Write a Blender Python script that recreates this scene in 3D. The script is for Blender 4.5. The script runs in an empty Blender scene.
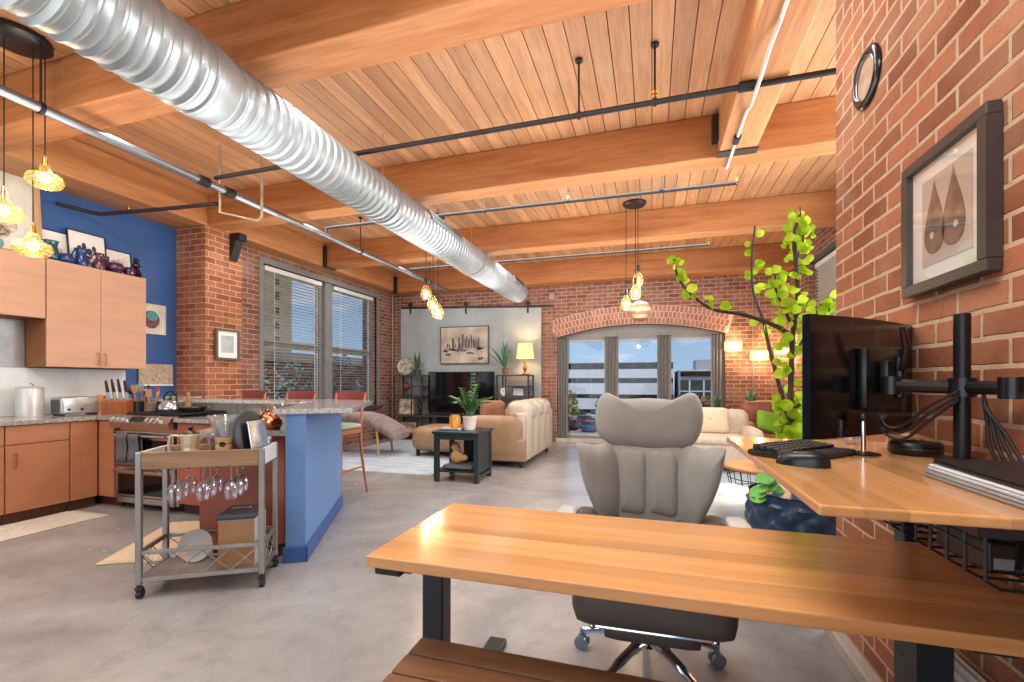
import bpy, bmesh, math, random
from mathutils import Vector, Matrix
PI = math.pi
rnd = random.Random(11)
S = bpy.context.scene
COL = S.collection

# ---------------------------------------------------------------- survey
# camera stands at x=0, y=0, 1.25 m up, looking 17.1 degrees left of the room's long axis (+Y)
EYE = 1.25; SN = math.sin(math.radians(17.1)); CS = math.cos(math.radians(17.1)); FL = 455.0
def ray(px): return (px - 512.0) / FL
def atY(px, py, Y):
    a = ray(px); d = Y / (CS + SN * a)
    return Vector((d * (CS * a - SN), Y, EYE + (382 - py) * d / FL))
def atX(px, py, X):
    a = ray(px); d = X / (CS * a - SN)
    return Vector((X, d * (CS + SN * a), EYE + (382 - py) * d / FL))
def atZ(px, py, Z):
    a = ray(px); d = (EYE - Z) * FL / (py - 382)
    return Vector((d * (CS * a - SN), d * (CS + SN * a), Z))
def atD(px, py, d):
    a = ray(px)
    return Vector((d * (CS * a - SN), d * (CS + SN * a), EYE + (382 - py) * d / FL))

# ---------------------------------------------------------------- materials
def lin(c):
    return tuple(((v / 255.0) / 12.92 if v / 255.0 <= 0.04045 else ((v / 255.0 + 0.055) / 1.055) ** 2.4) for v in c) + (1.0,)
MATS = {}
def new_mat(name):
    m = bpy.data.materials.new(name); m.use_nodes = True
    nt = m.node_tree
    return m, nt, nt.nodes['Principled BSDF'], nt.nodes['Material Output']
def N(nt, kind, **kw):
    n = nt.nodes.new(kind)
    for k, v in kw.items(): setattr(n, k, v)
    return n
def mixcol(nt, fac, a, b, mode='MIX'):
    n = N(nt, 'ShaderNodeMix', data_type='RGBA', blend_type=mode)
    L = nt.links.new
    if isinstance(fac, (int, float)): n.inputs[0].default_value = fac
    else: L(fac, n.inputs[0])
    for i, v in ((6, a), (7, b)):
        if isinstance(v, tuple): n.inputs[i].default_value = v
        else: L(v, n.inputs[i])
    return n.outputs[2]
def math_n(nt, op, a, b=None, c=None):
    n = N(nt, 'ShaderNodeMath', operation=op)
    for i, v in enumerate((a, b, c)):
        if v is None: continue
        if isinstance(v, (int, float)): n.inputs[i].default_value = v
        else: nt.links.new(v, n.inputs[i])
    return n.outputs[0]
def maprange(nt, v, a, b, c=0.0, d=1.0):
    n = N(nt, 'ShaderNodeMapRange')
    nt.links.new(v, n.inputs[0])
    for i, x in enumerate((a, b, c, d)): n.inputs[i + 1].default_value = x
    return n.outputs[0]

def mat(name, col, rough=0.55, metal=0.0, var=0.08, scale=6.0, bump=0.0, spec=0.5, sheen=0.0, coat=0.0, stretch=(1, 1, 1), col2=None):
    if name in MATS: return MATS[name]
    m, nt, b, o = new_mat(name); L = nt.links.new
    c = lin(col)
    tc = N(nt, 'ShaderNodeTexCoord'); mp = N(nt, 'ShaderNodeMapping'); mp.inputs['Scale'].default_value = stretch
    L(tc.outputs['Object'], mp.inputs['Vector'])
    nz = N(nt, 'ShaderNodeTexNoise'); nz.inputs['Scale'].default_value = scale; nz.inputs['Detail'].default_value = 5
    L(mp.outputs[0], nz.inputs['Vector'])
    if col2 is None:
        c0 = tuple(max(0, v * (1 - 2 * var)) for v in c[:3]) + (1,); c1 = tuple(min(1, v * (1 + 2 * var)) for v in c[:3]) + (1,)
    else: c0, c1 = c, lin(col2)
    f = maprange(nt, nz.outputs['Fac'], 0.32, 0.68)
    L(mixcol(nt, f, c0, c1), b.inputs['Base Color'])
    b.inputs['Roughness'].default_value = rough; b.inputs['Metallic'].default_value = metal
    b.inputs['Specular IOR Level'].default_value = spec
    if sheen: b.inputs['Sheen Weight'].default_value = sheen
    if coat: b.inputs['Coat Weight'].default_value = coat; b.inputs['Coat Roughness'].default_value = 0.12
    if bump:
        bp = N(nt, 'ShaderNodeBump'); bp.inputs['Strength'].default_value = bump; bp.inputs['Distance'].default_value = 0.01
        L(nz.outputs['Fac'], bp.inputs['Height']); L(bp.outputs[0], b.inputs['Normal'])
    MATS[name] = m; return m

def wood(name, c1, c2, axis='X', rough=0.5, scale=1.0, strip=0.0, strip_axis='Y', coat=0.0, var=0.25, knots=True):
    """grain runs along `axis`; strip = width of glued staves across `strip_axis`"""
    if name in MATS: return MATS[name]
    m, nt, b, o = new_mat(name); L = nt.links.new
    tc = N(nt, 'ShaderNodeTexCoord'); mp = N(nt, 'ShaderNodeMapping')
    st = {'X': (0.7, 9, 9), 'Y': (9, 0.7, 9), 'Z': (9, 9, 0.7)}[axis]
    mp.inputs['Scale'].default_value = tuple(v * scale for v in st)
    L(tc.outputs['Object'], mp.inputs['Vector'])
    vec = mp.outputs[0]
    if strip:
        sp = N(nt, 'ShaderNodeSeparateXYZ'); L(tc.outputs['Object'], sp.inputs[0])
        idx = math_n(nt, 'FLOOR', math_n(nt, 'DIVIDE', sp.outputs['XYZ'.index(strip_axis)], strip))
        cell = N(nt, 'ShaderNodeTexWhiteNoise', noise_dimensions='1D'); L(idx, cell.inputs['W'])
        cmb = N(nt, 'ShaderNodeVectorMath', operation='MULTIPLY_ADD')
        L(cell.outputs['Color'], cmb.inputs[0]); cmb.inputs[1].default_value = (11, 11, 11); L(vec, cmb.inputs[2])
        vec = cmb.outputs[0]
    n1 = N(nt, 'ShaderNodeTexNoise'); n1.inputs['Scale'].default_value = 1.6; n1.inputs['Detail'].default_value = 8; n1.inputs['Roughness'].default_value = 0.62; n1.inputs['Distortion'].default_value = 0.6
    L(vec, n1.inputs['Vector'])
    n2 = N(nt, 'ShaderNodeTexNoise'); n2.inputs['Scale'].default_value = 9; n2.inputs['Detail'].default_value = 3
    L(vec, n2.inputs['Vector'])
    f = maprange(nt, n1.outputs['Fac'], 0.3, 0.7)
    colr = mixcol(nt, f, lin(c1), lin(c2))
    f2 = maprange(nt, n2.outputs['Fac'], 0.45, 0.75, 0.0, var)
    dark = tuple(v * 0.45 for v in lin(c1)[:3]) + (1,)
    colr = mixcol(nt, f2, colr, dark)
    if strip:
        g = maprange(nt, cell.outputs['Value'], 0, 1, 0.78, 1.12)
        mul = N(nt, 'ShaderNodeVectorMath', operation='SCALE'); L(colr, mul.inputs[0]); L(g, mul.inputs['Scale'])
        colr = mul.outputs[0]
    L(colr, b.inputs['Base Color'])
    b.inputs['Roughness'].default_value = rough
    if coat: b.inputs['Coat Weight'].default_value = coat; b.inputs['Coat Roughness'].default_value = 0.1
    bp = N(nt, 'ShaderNodeBump'); bp.inputs['Strength'].default_value = 0.12; bp.inputs['Distance'].default_value = 0.004
    L(n1.outputs['Fac'], bp.inputs['Height']); L(bp.outputs[0], b.inputs['Normal'])
    MATS[name] = m; return m

def brick_mat(name, c1, c2, mortar, bw=0.212, rh=0.0765, ms=0.0065, dark=0.35):
    if name in MATS: return MATS[name]
    m, nt, b, o = new_mat(name); L = nt.links.new
    geo = N(nt, 'ShaderNodeNewGeometry')
    sp = N(nt, 'ShaderNodeSeparateXYZ'); L(geo.outputs['Position'], sp.inputs[0])
    sn = N(nt, 'ShaderNodeSeparateXYZ'); L(geo.outputs['True Normal'], sn.inputs[0])
    ax = math_n(nt, 'GREATER_THAN', math_n(nt, 'ABSOLUTE', sn.outputs[0]), 0.5)
    az = math_n(nt, 'GREATER_THAN', math_n(nt, 'ABSOLUTE', sn.outputs[2]), 0.5)
    u = math_n(nt, 'ADD', math_n(nt, 'MULTIPLY', sp.outputs[1], ax), math_n(nt, 'MULTIPLY', sp.outputs[0], math_n(nt, 'SUBTRACT', 1.0, ax)))
    v = math_n(nt, 'ADD', math_n(nt, 'MULTIPLY', sp.outputs[2], math_n(nt, 'SUBTRACT', 1.0, az)), math_n(nt, 'MULTIPLY', sp.outputs[1], az))
    cb = N(nt, 'ShaderNodeCombineXYZ'); L(u, cb.inputs[0]); L(v, cb.inputs[1])
    wob = N(nt, 'ShaderNodeTexNoise'); wob.inputs['Scale'].default_value = 7; wob.inputs['Detail'].default_value = 4
    L(cb.outputs[0], wob.inputs['Vector'])
    off = N(nt, 'ShaderNodeVectorMath', operation='MULTIPLY_ADD'); L(wob.outputs['Color'], off.inputs[0])
    off.inputs[1].default_value = (0.018, 0.015, 0); L(cb.outputs[0], off.inputs[2])
    br = N(nt, 'ShaderNodeTexBrick'); br.offset = 0.5
    for k, x in (('Scale', 1.0), ('Mortar Size', ms), ('Mortar Smooth', 0.35), ('Bias', 0.0), ('Brick Width', bw), ('Row Height', rh)):
        br.inputs[k].default_value = x
    br.inputs['Color1'].default_value = lin(c1); br.inputs['Color2'].default_value = lin(c2); br.inputs['Mortar'].default_value = lin(mortar)
    L(off.outputs[0], br.inputs['Vector'])
    n2 = N(nt, 'ShaderNodeTexNoise'); n2.inputs['Scale'].default_value = 28; n2.inputs['Detail'].default_value = 6; n2.inputs['Roughness'].default_value = 0.7
    L(cb.outputs[0], n2.inputs['Vector'])
    n3 = N(nt, 'ShaderNodeTexNoise'); n3.inputs['Scale'].default_value = 2.2; n3.inputs['Detail'].default_value = 3
    L(cb.outputs[0], n3.inputs['Vector'])
    c = mixcol(nt, maprange(nt, n2.outputs['Fac'], 0.52, 0.75, 0, dark), br.outputs['Color'], lin(tuple(v * 0.45 for v in c1)))
    c = mixcol(nt, maprange(nt, n3.outputs['Fac'], 0.5, 0.78, 0, 0.35), c, lin(mortar))
    L(c, b.inputs['Base Color'])
    b.inputs['Roughness'].default_value = 0.82; b.inputs['Specular IOR Level'].default_value = 0.25
    h = math_n(nt, 'ADD', math_n(nt, 'MULTIPLY', br.outputs['Fac'], -0.8), math_n(nt, 'MULTIPLY', n2.outputs['Fac'], 0.45))
    bp = N(nt, 'ShaderNodeBump'); bp.inputs['Strength'].default_value = 0.75; bp.inputs['Distance'].default_value = 0.012
    L(h, bp.inputs['Height']); L(bp.outputs[0], b.inputs['Normal'])
    MATS[name] = m; return m

def emit(name, col, strength):
    if name in MATS: return MATS[name]
    m, nt, b, o = new_mat(name)
    b.inputs['Base Color'].default_value = lin(col); b.inputs['Emission Color'].default_value = lin(col)
    b.inputs['Emission Strength'].default_value = strength
    MATS[name] = m; return m

def glass(name, tint=(255, 255, 255), refl=0.12, rim=0.5, rough=0.03, body=0.0, emis=0.0):
    """thin clear glass: see-through straight on, reflective at grazing angles; `body` adds coloured diffuse glass"""
    if name in MATS: return MATS[name]
    m, nt, b, o = new_mat(name); L = nt.links.new
    nt.nodes.remove(b)
    tr = N(nt, 'ShaderNodeBsdfTransparent'); tr.inputs[0].default_value = lin(tint)
    gl = N(nt, 'ShaderNodeBsdfGlossy'); gl.inputs['Roughness'].default_value = rough; gl.inputs[0].default_value = (1, 1, 1, 1)
    lw = N(nt, 'ShaderNodeLayerWeight'); lw.inputs['Blend'].default_value = 0.35
    f = maprange(nt, lw.outputs['Facing'], 0.0, 1.0, refl * 0.4, rim)
    mx = N(nt, 'ShaderNodeMixShader'); L(f, mx.inputs[0]); L(tr.outputs[0], mx.inputs[1]); L(gl.outputs[0], mx.inputs[2])
    out = mx
    if body:
        df = N(nt, 'ShaderNodeBsdfTranslucent'); df.inputs[0].default_value = lin(tint)
        d2 = N(nt, 'ShaderNodeBsdfDiffuse'); d2.inputs[0].default_value = lin(tint)
        ad = N(nt, 'ShaderNodeMixShader'); ad.inputs[0].default_value = 0.5; L(df.outputs[0], ad.inputs[1]); L(d2.outputs[0], ad.inputs[2])
        m2 = N(nt, 'ShaderNodeMixShader'); m2.inputs[0].default_value = body; L(mx.outputs[0], m2.inputs[1]); L(ad.outputs[0], m2.inputs[2])
        out = m2
    L(out.outputs[0], o.inputs['Surface'])
    MATS[name] = m; return m

# ---------------------------------------------------------------- mesh builder
class MB:
    def __init__(s, M=None): s.bm = bmesh.new(); s.M = M or Matrix.Identity(4)
    def add(s, verts, faces):
        vs = [s.bm.verts.new(s.M @ Vector(v)) for v in verts]
        for f in faces:
            try: s.bm.faces.new([vs[i] for i in f])
            except ValueError: pass
        return s
    def merge(s, t):
        t.verts.index_update()
        s.add([v.co.copy() for v in t.verts], [[v.index for v in f.verts] for f in t.faces]); t.free(); return s
    def box(s, x0, x1, y0, y1, z0, z1, bev=0.0, seg=2):
        if bev <= 0:
            v = [(x0, y0, z0), (x1, y0, z0), (x1, y1, z0), (x0, y1, z0), (x0, y0, z1), (x1, y0, z1), (x1, y1, z1), (x0, y1, z1)]
            return s.add(v, [(0, 3, 2, 1), (4, 5, 6, 7), (0, 1, 5, 4), (1, 2, 6, 5), (2, 3, 7, 6), (3, 0, 4, 7)])
        t = bmesh.new(); bmesh.ops.create_cube(t, size=1)
        for v in t.verts:
            v.co = Vector((x0 + (v.co.x + .5) * (x1 - x0), y0 + (v.co.y + .5) * (y1 - y0), z0 + (v.co.z + .5) * (z1 - z0)))
        bev = min(bev, 0.49 * min(abs(x1 - x0), abs(y1 - y0), abs(z1 - z0)))
        bmesh.ops.bevel(t, geom=t.edges[:], offset=bev, segments=seg, profile=0.5, affect='EDGES')
        return s.merge(t)
    def puff(s, x0, x1, y0, y1, z0, z1, r=0.05, n=8, bulge=0.02):
        """soft cushion: rounded box with gently bulging faces"""
        t = bmesh.new(); bmesh.ops.create_cube(t, size=2)
        bmesh.ops.subdivide_edges(t, edges=t.edges[:], cuts=n, use_grid_fill=True)
        h = Vector(((x1 - x0) / 2, (y1 - y0) / 2, (z1 - z0) / 2)); c = Vector(((x0 + x1) / 2, (y0 + y1) / 2, (z0 + z1) / 2))
        r = min(r, min(h) * .98)
        for v in t.verts:
            p = Vector((v.co.x * h.x, v.co.y * h.y, v.co.z * h.z))
            q = Vector([max(-h[i] + r, min(h[i] - r, p[i])) for i in range(3)])
            d = p - q
            if d.length > 1e-9: p = q + d.normalized() * r
            u = v.co
            for i in range(3):
                j, k = (i + 1) % 3, (i + 2) % 3
                p[i] += (1 if u[i] > 0 else -1) * bulge * abs(u[i]) * (1 - u[j] ** 2) * (1 - u[k] ** 2)
            v.co = c + p
        return s.merge(t)
    def cyl(s, p0, p1, r0, r1=None, seg=16, cap=True):
        r1 = r0 if r1 is None else r1
        p0, p1 = Vector(p0), Vector(p1); ax = (p1 - p0).normalized()
        up = Vector((0, 0, 1)) if abs(ax.z) < 0.9 else Vector((1, 0, 0))
        a = ax.cross(up).normalized(); b = ax.cross(a).normalized()
        vs = []; fs = []
        for p, r in ((p0, r0), (p1, r1)):
            for i in range(seg):
                t = 2 * PI * i / seg; vs.append(p + (a * math.cos(t) + b * math.sin(t)) * r)
        for i in range(seg):
            j = (i + 1) % seg; fs.append((i, j, seg + j, seg + i))
        if cap: fs.append(tuple(range(seg - 1, -1, -1))); fs.append(tuple(range(seg, 2 * seg)))
        return s.add(vs, fs)
    def tube(s, pts, r, seg=8, cap=True):
        pts = [Vector(p) for p in pts]; n = len(pts)
        rs = r if isinstance(r, (list, tuple)) else [r] * n
        vs = []; fs = []; a = None
        for i, p in enumerate(pts):
            t = (pts[min(i + 1, n - 1)] - pts[max(i - 1, 0)]).normalized()
            if a is None:
                up = Vector((0, 0, 1)) if abs(t.z) < 0.9 else Vector((1, 0, 0)); a = t.cross(up).normalized()
            else:
                a = (a - t * a.dot(t)); a = a.normalized() if a.length > 1e-6 else t.orthogonal().normalized()
            b = t.cross(a).normalized()
            for k in range(seg):
                w = 2 * PI * k / seg; vs.append(p + (a * math.cos(w) + b * math.sin(w)) * rs[i])
        for i in range(n - 1):
            for k in range(seg):
                j = (k + 1) % seg; fs.append((i * seg + k, i * seg + j, (i + 1) * seg + j, (i + 1) * seg + k))
        if cap: fs.append(tuple(range(seg - 1, -1, -1))); fs.append(tuple((n - 1) * seg + k for k in range(seg)))
        return s.add(vs, fs)
    def lathe(s, prof, c=(0, 0, 0), seg=24, ax=None):
        c = Vector(c); R = Matrix.Identity(3)
        if ax is not None: R = Vector((0, 0, 1)).rotation_difference(Vector(ax)).to_matrix()
        vs = []; fs = []; n = len(prof)
        for r, z in prof:
            for k in range(seg):
                t = 2 * PI * k / seg; vs.append(c + R @ Vector((max(r, 1e-4) * math.cos(t), max(r, 1e-4) * math.sin(t), z)))
        for i in range(n - 1):
            for k in range(seg):
                j = (k + 1) % seg; fs.append((i * seg + k, i * seg + j, (i + 1) * seg + j, (i + 1) * seg + k))
        (ra, za), (rb, zb) = prof[0], prof[-1]
        if n > 3 and min(ra, rb) > .015 and abs(za - zb) < .02 and abs(ra - rb) < .02:      # a closed ring
            for k in range(seg): j = (k + 1) % seg; fs.append(((n - 1) * seg + k, (n - 1) * seg + j, j, k))
        else:
            if ra > 1e-3: fs.append(tuple(range(seg - 1, -1, -1)))
            if rb > 1e-3: fs.append(tuple((n - 1) * seg + k for k in range(seg)))
        return s.add(vs, fs)
    def sphere(s, c, r, sc=(1, 1, 1), seg=16, rings=10):
        prof = [(math.sin(PI * i / rings), -math.cos(PI * i / rings)) for i in range(rings + 1)]
        c = Vector(c); vs = []; fs = []
        for q, z in prof:
            for k in range(seg):
                t = 2 * PI * k / seg; vs.append(c + Vector((max(q, 1e-4) * math.cos(t) * sc[0], max(q, 1e-4) * math.sin(t) * sc[1], z * sc[2])) * r)
        for i in range(rings):
            for k in range(seg):
                j = (k + 1) % seg; fs.append((i * seg + k, i * seg + j, (i + 1) * seg + j, (i + 1) * seg + k))
        return s.add(vs, fs)
    def prism(s, poly, z0, z1):
        n = len(poly)
        a = sum(poly[i][0] * poly[(i + 1) % n][1] - poly[(i + 1) % n][0] * poly[i][1] for i in range(n))
        if a < 0: poly = poly[::-1]
        vs = [(x, y, z0) for x, y in poly] + [(x, y, z1) for x, y in poly]
        fs = [tuple(range(n - 1, -1, -1)), tuple(range(n, 2 * n))] + [(i, (i + 1) % n, n + (i + 1) % n, n + i) for i in range(n)]
        return s.add(vs, fs)
    def slab(s, poly, a0, a1, plane='XZ'):
        """extrude a 2-D outline given in plane XZ (along Y) or YZ (along X)"""
        m0 = s.M.copy()
        if plane == 'XZ': s.M = m0 @ Matrix(((1, 0, 0, 0), (0, 0, -1, 0), (0, 1, 0, 0), (0, 0, 0, 1))); s.prism(poly, -a1, -a0)
        else: s.M = m0 @ Matrix(((0, 0, 1, 0), (1, 0, 0, 0), (0, 1, 0, 0), (0, 0, 0, 1))); s.prism(poly, a0, a1)
        s.M = m0; return s
    def torus(s, c, R, r, ax=(0, 0, 1), seg=24, sub=8, arc=2 * PI, st=0.0):
        Q = Vector((0, 0, 1)).rotation_difference(Vector(ax)).to_matrix(); c = Vector(c)
        n = seg + 1 if arc < 2 * PI - 1e-6 else seg
        pts = [c + Q @ Vector((R * math.cos(st + arc * i / seg), R * math.sin(st + arc * i / seg), 0)) for i in range(n)]
        if n == seg: pts = pts + [pts[0], pts[1]]; return s.tube(pts[:-1], r, sub, cap=False)
        return s.tube(pts, r, sub)
    def surf(s, fn, nu, nv, closed=False, two=None):
        vs = []; fs = []
        for i in range(nu + 1):
            for j in range(nv + (0 if closed else 1)): vs.append(fn(i / nu, j / nv))
        w = nv if closed else nv + 1
        for i in range(nu):
            for j in range(nv):
                k = (j + 1) % w; fs.append((i * w + j, (i + 1) * w + j, (i + 1) * w + k, i * w + k))
        return s.add(vs, fs)
    def sheet(s, fn, nu, nv, th):
        """a surface with thickness th along z of fn's normal approx (fn returns a point and a normal)"""
        vs = []; fs = []; w = nv + 1; K = (nu + 1) * w
        for sg in (0, 1):
            for i in range(nu + 1):
                for j in range(w):
                    p, n = fn(i / nu, j / nv); vs.append(Vector(p) + Vector(n) * (th * sg))
        for i in range(nu):
            for j in range(nv):
                q = (i * w + j, (i + 1) * w + j, (i + 1) * w + j + 1, i * w + j + 1)
                fs.append(q[::-1]); fs.append(tuple(K + x for x in q))
        rim = [i * w for i in range(nu + 1)] + [nu * w + j for j in range(1, w)] + [i * w + nv for i in range(nu - 1, -1, -1)] + [j for j in range(nv - 1, 0, -1)]
        for a, b in zip(rim, rim[1:] + rim[:1]): fs.append((a, b, K + b, K + a))
        return s.add(vs, fs)
    def pillow(s, outline, th, bend=None, rings=(1, .97, .88, .7, .45, .2)):
        """puffed panel in the XZ plane (thickness along Y) from a star-shaped outline"""
        n = len(outline); cx = sum(p[0] for p in outline) / n; cz = sum(p[1] for p in outline) / n
        vs = []; fs = []
        def P(x, y, z): return (x, y + (bend(x, z) if bend else 0), z)
        for sg in (-1, 1):
            for k in rings:
                for x, z in outline:
                    X = cx + (x - cx) * k; Z = cz + (z - cz) * k
                    vs.append(P(X, sg * th * 0.5 * max(0.0, 1 - k ** 3.2) ** 0.5, Z))
        R = len(rings)
        for h, sg in ((0, -1), (1, 1)):
            o = h * R * n
            for r in range(R - 1):
                for i in range(n):
                    j = (i + 1) % n; q = (o + r * n + i, o + r * n + j, o + (r + 1) * n + j, o + (r + 1) * n + i)
                    fs.append(q if sg < 0 else q[::-1])
            last = tuple(o + (R - 1) * n + i for i in range(n)); fs.append(last if sg < 0 else last[::-1])
        for i in range(n):
            j = (i + 1) % n; fs.append((i, R * n + i, R * n + j, j))
        return s.add(vs, fs)
    def build(s, name, m, parent=None, smooth=35, loc=None, weld=False):
        if weld: bmesh.ops.remove_doubles(s.bm, verts=s.bm.verts[:], dist=1e-5)
        bmesh.ops.recalc_face_normals(s.bm, faces=s.bm.faces[:])
        me = bpy.data.meshes.new(name); s.bm.to_mesh(me); s.bm.free()
        if smooth:
            me.shade_smooth(); me.set_sharp_from_angle(angle=math.radians(smooth))
        me.materials.append(m)
        o = bpy.data.objects.new(name, me); COL.objects.link(o)
        if parent: o.parent = parent
        if loc: o.location = loc
        return o

def spline(pts, k=6):
    """Catmull-Rom through pts"""
    P = [Vector(p) for p in pts]; out = []
    Q = [P[0] * 2 - P[1]] + P + [P[-1] * 2 - P[-2]]
    for i in range(1, len(Q) - 2):
        a, b, c, d = Q[i - 1:i + 3]
        for j in range(k):
            t = j / k
            out.append(0.5 * ((2 * b) + (c - a) * t + (2 * a - 5 * b + 4 * c - d) * t * t + (3 * b - a - 3 * c + d) * t ** 3))
    out.append(P[-1]); return out

def thing(name, label, cat, loc=(0, 0, 0), rotz=0.0, group=None):
    o = bpy.data.objects.new(name, None); COL.objects.link(o); o.empty_display_size = 0.1
    o.location = loc; o.rotation_euler = (0, 0, rotz)
    return tag(o, label, cat, group)
def tag(o, label, cat, group=None):
    o['label'] = label; o['category'] = cat
    if group: o['group'] = group
    return o
def struct(o, label=None):
    o['kind'] = 'structure'
    if label: o['label'] = label
    return o
def copy_tree(o, parent=None):
    c = o.copy(); COL.objects.link(c)
    if parent: c.parent = parent
    for ch in list(o.children): copy_tree(ch, c)
    return c
def dup(root, loc, rotz, label, group=None):
    c = copy_tree(root); c.location = loc; c.rotation_euler = (0, 0, rotz); c['label'] = label
    if group: c['group'] = group
    return c
def circle_pts(cx, cz, r, n=24, sx=1, sz=1): return [(cx + sx * r * math.cos(2 * PI * i / n), cz + sz * r * math.sin(2 * PI * i / n)) for i in range(n)]
def point_light(name, loc, power, col=(1, .78, .5), r=0.05, parent=None):
    l = bpy.data.lights.new(name, 'POINT'); l.energy = power; l.color = col; l.shadow_soft_size = r
    o = bpy.data.objects.new(name, l); COL.objects.link(o); o.location = loc
    if parent: o.parent = parent
    return o
def area_light(name, loc, direction, sx, sy, power, col=(1, 1, 1)):
    l = bpy.data.lights.new(name, 'AREA'); l.shape = 'RECTANGLE'; l.size = sx; l.size_y = sy; l.energy = power; l.color = col
    o = bpy.data.objects.new(name, l); COL.objects.link(o); o.location = loc
    o.rotation_euler = Vector(direction).to_track_quat('-Z', 'Y').to_euler()
    return o
# ================================================================= materials used all over
BRICK = brick_mat('brick_wall', (176, 108, 76), (134, 74, 52), (200, 168, 138))
BRICKN = brick_mat('brick_wall_near', (180, 114, 82), (134, 80, 56), (200, 168, 138), ms=.0085, dark=.45)
BRICKF = brick_mat('brick_wall_far', (152, 104, 86), (116, 74, 62), (190, 168, 150))
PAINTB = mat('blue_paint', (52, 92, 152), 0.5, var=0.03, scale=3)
GREY = mat('grey_paint', (120, 120, 118), 0.5, var=0.03)
DGREY = mat('dark_grey_paint', (72, 74, 74), 0.5, var=0.03)
BLACK = mat('black_metal', (24, 24, 26), 0.42, var=0.05, spec=0.5)
BLACKP = mat('black_plastic', (20, 21, 24), 0.3, var=0.05)
STEEL = mat('brushed_steel', (200, 200, 198), 0.28, 1.0, var=0.05, scale=40, stretch=(1, 1, 18))
CHROME = mat('chrome', (225, 227, 230), 0.08, 1.0, var=0.01)
BEAM = wood('beam_timber', (156, 92, 48), (194, 134, 82), 'X', 0.55, 0.6, var=0.3)
BEAMY = wood('beam_timber_long', (170, 108, 62), (202, 146, 96), 'Y', 0.55, 0.6, var=0.3)
PLANK = wood('ceiling_planks', (174, 120, 80), (204, 154, 110), 'Y', 0.5, 0.9, strip=0.145, strip_axis='X', var=0.35)
BRASS = mat('brass', (206, 160, 84), 0.25, 1.0, var=0.04)
WHITE = mat('white_paint', (232, 230, 225), 0.5, var=0.02)
PAPER = mat('white_paper', (238, 236, 230), 0.7, var=0.02)

# ---------------------------------------------------------------- floor
def floor_material():
    m, nt, b, o = new_mat('polished_concrete'); L = nt.links.new
    tc = N(nt, 'ShaderNodeTexCoord')
    a = N(nt, 'ShaderNodeTexNoise'); a.inputs['Scale'].default_value = 0.9; a.inputs['Detail'].default_value = 9; a.inputs['Roughness'].default_value = 0.62; a.inputs['Distortion'].default_value = 0.8
    c = N(nt, 'ShaderNodeTexNoise'); c.inputs['Scale'].default_value = 5; c.inputs['Detail'].default_value = 8; c.inputs['Roughness'].default_value = 0.7
    L(tc.outputs['Object'], a.inputs[0]); L(tc.outputs['Object'], c.inputs[0])
    col = mixcol(nt, maprange(nt, a.outputs['Fac'], .3, .7), lin((132, 128, 126)), lin((174, 170, 167)))
    col = mixcol(nt, maprange(nt, c.outputs['Fac'], .5, .75, 0, .5), col, lin((106, 101, 98)))
    sp = N(nt, 'ShaderNodeSeparateXYZ'); L(tc.outputs['Object'], sp.inputs[0])
    def joint(v, at):
        return math_n(nt, 'LESS_THAN', math_n(nt, 'ABSOLUTE', math_n(nt, 'SUBTRACT', v, at)), 0.006)
    j = joint(sp.outputs[1], 4.85)
    col = mixcol(nt, math_n(nt, 'MULTIPLY', j, .6), col, lin((92, 84, 80)))
    L(col, b.inputs['Base Color'])
    L(maprange(nt, c.outputs['Fac'], .3, .7, .13, .3), b.inputs['Roughness'])
    b.inputs['Specular IOR Level'].default_value = 0.55
    return m
struct(MB().box(-6.5, 3.0, -4.2, 9.8, -0.2, 0).build('floor', floor_material(), smooth=0))

# ---------------------------------------------------------------- walls
struct(MB().box(0.87, 2.75, -4.2, 2.62, 0, 3.72).build('wall_right', BRICKN, smooth=0))
m = MB(); m.box(2.4, 2.75, 2.62, 3.0, 0, 3.72); m.box(2.4, 2.75, 5.5, 6.7, 0, 3.72); m.box(2.4, 2.75, 3.0, 5.5, 0, .9); m.box(2.4, 2.75, 3.0, 5.5, 3.2, 3.72); m.box(2.4, 2.75, 8.5, 9.75, 0, 3.72); m.box(2.4, 2.75, 6.7, 8.5, 0, .9); m.box(2.4, 2.75, 6.7, 8.5, 3.2, 3.72)
struct(m.build('wall_alcove', BRICKF, smooth=0))
# far wall with a segmental arch over the window opening
AX0, AX1, ZS, RISE = -1.90, 1.32, 2.18, 0.23
AR = ((AX1 - AX0) ** 2 / 4 + RISE ** 2) / (2 * RISE); ACX = (AX0 + AX1) / 2; ACZ = ZS + RISE - AR; AH = math.asin((AX1 - AX0) / 2 / AR)
arch = [(ACX + AR * math.sin(-AH + 2 * AH * i / 24), ACZ + AR * math.cos(-AH + 2 * AH * i / 24)) for i in range(25)]
m = MB(); m.box(-6.2, AX0, 9.4, 9.75, 0, 3.72); m.box(AX1, 2.75, 9.4, 9.75, 0, 3.72); m.box(AX0, AX1, 9.4, 9.75, 0, 0.07)
for i in range(24):
    (xa, za), (xb, zb) = arch[i], arch[i + 1]
    m.slab([(xa, za), (xb, zb), (xb, 3.72), (xa, 3.72)], 9.4, 9.75)
wf = struct(m.build('wall_far', BRICKF, smooth=0))
m = MB(); VO = mat('arch_brick', (170, 116, 94), 0.85, var=0.16, scale=9, bump=0.3)
for row in range(3):
    r0 = AR + 0.004 + row * 0.122; n = 43
    for i in range(n):
        t = -AH * 1.01 + 2 * AH * 1.01 * (i + (0.5 if row % 2 else 0)) / n
        Mx = Matrix.Translation((ACX, 9.4, ACZ)) @ Matrix.Rotation(t, 4, 'Y')
        m.M = Mx; m.box(-0.031, 0.031, -0.014, 0.05, r0 + .004, r0 + 0.116, 0.004, 1)
m.M = Matrix.Identity(4)
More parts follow.
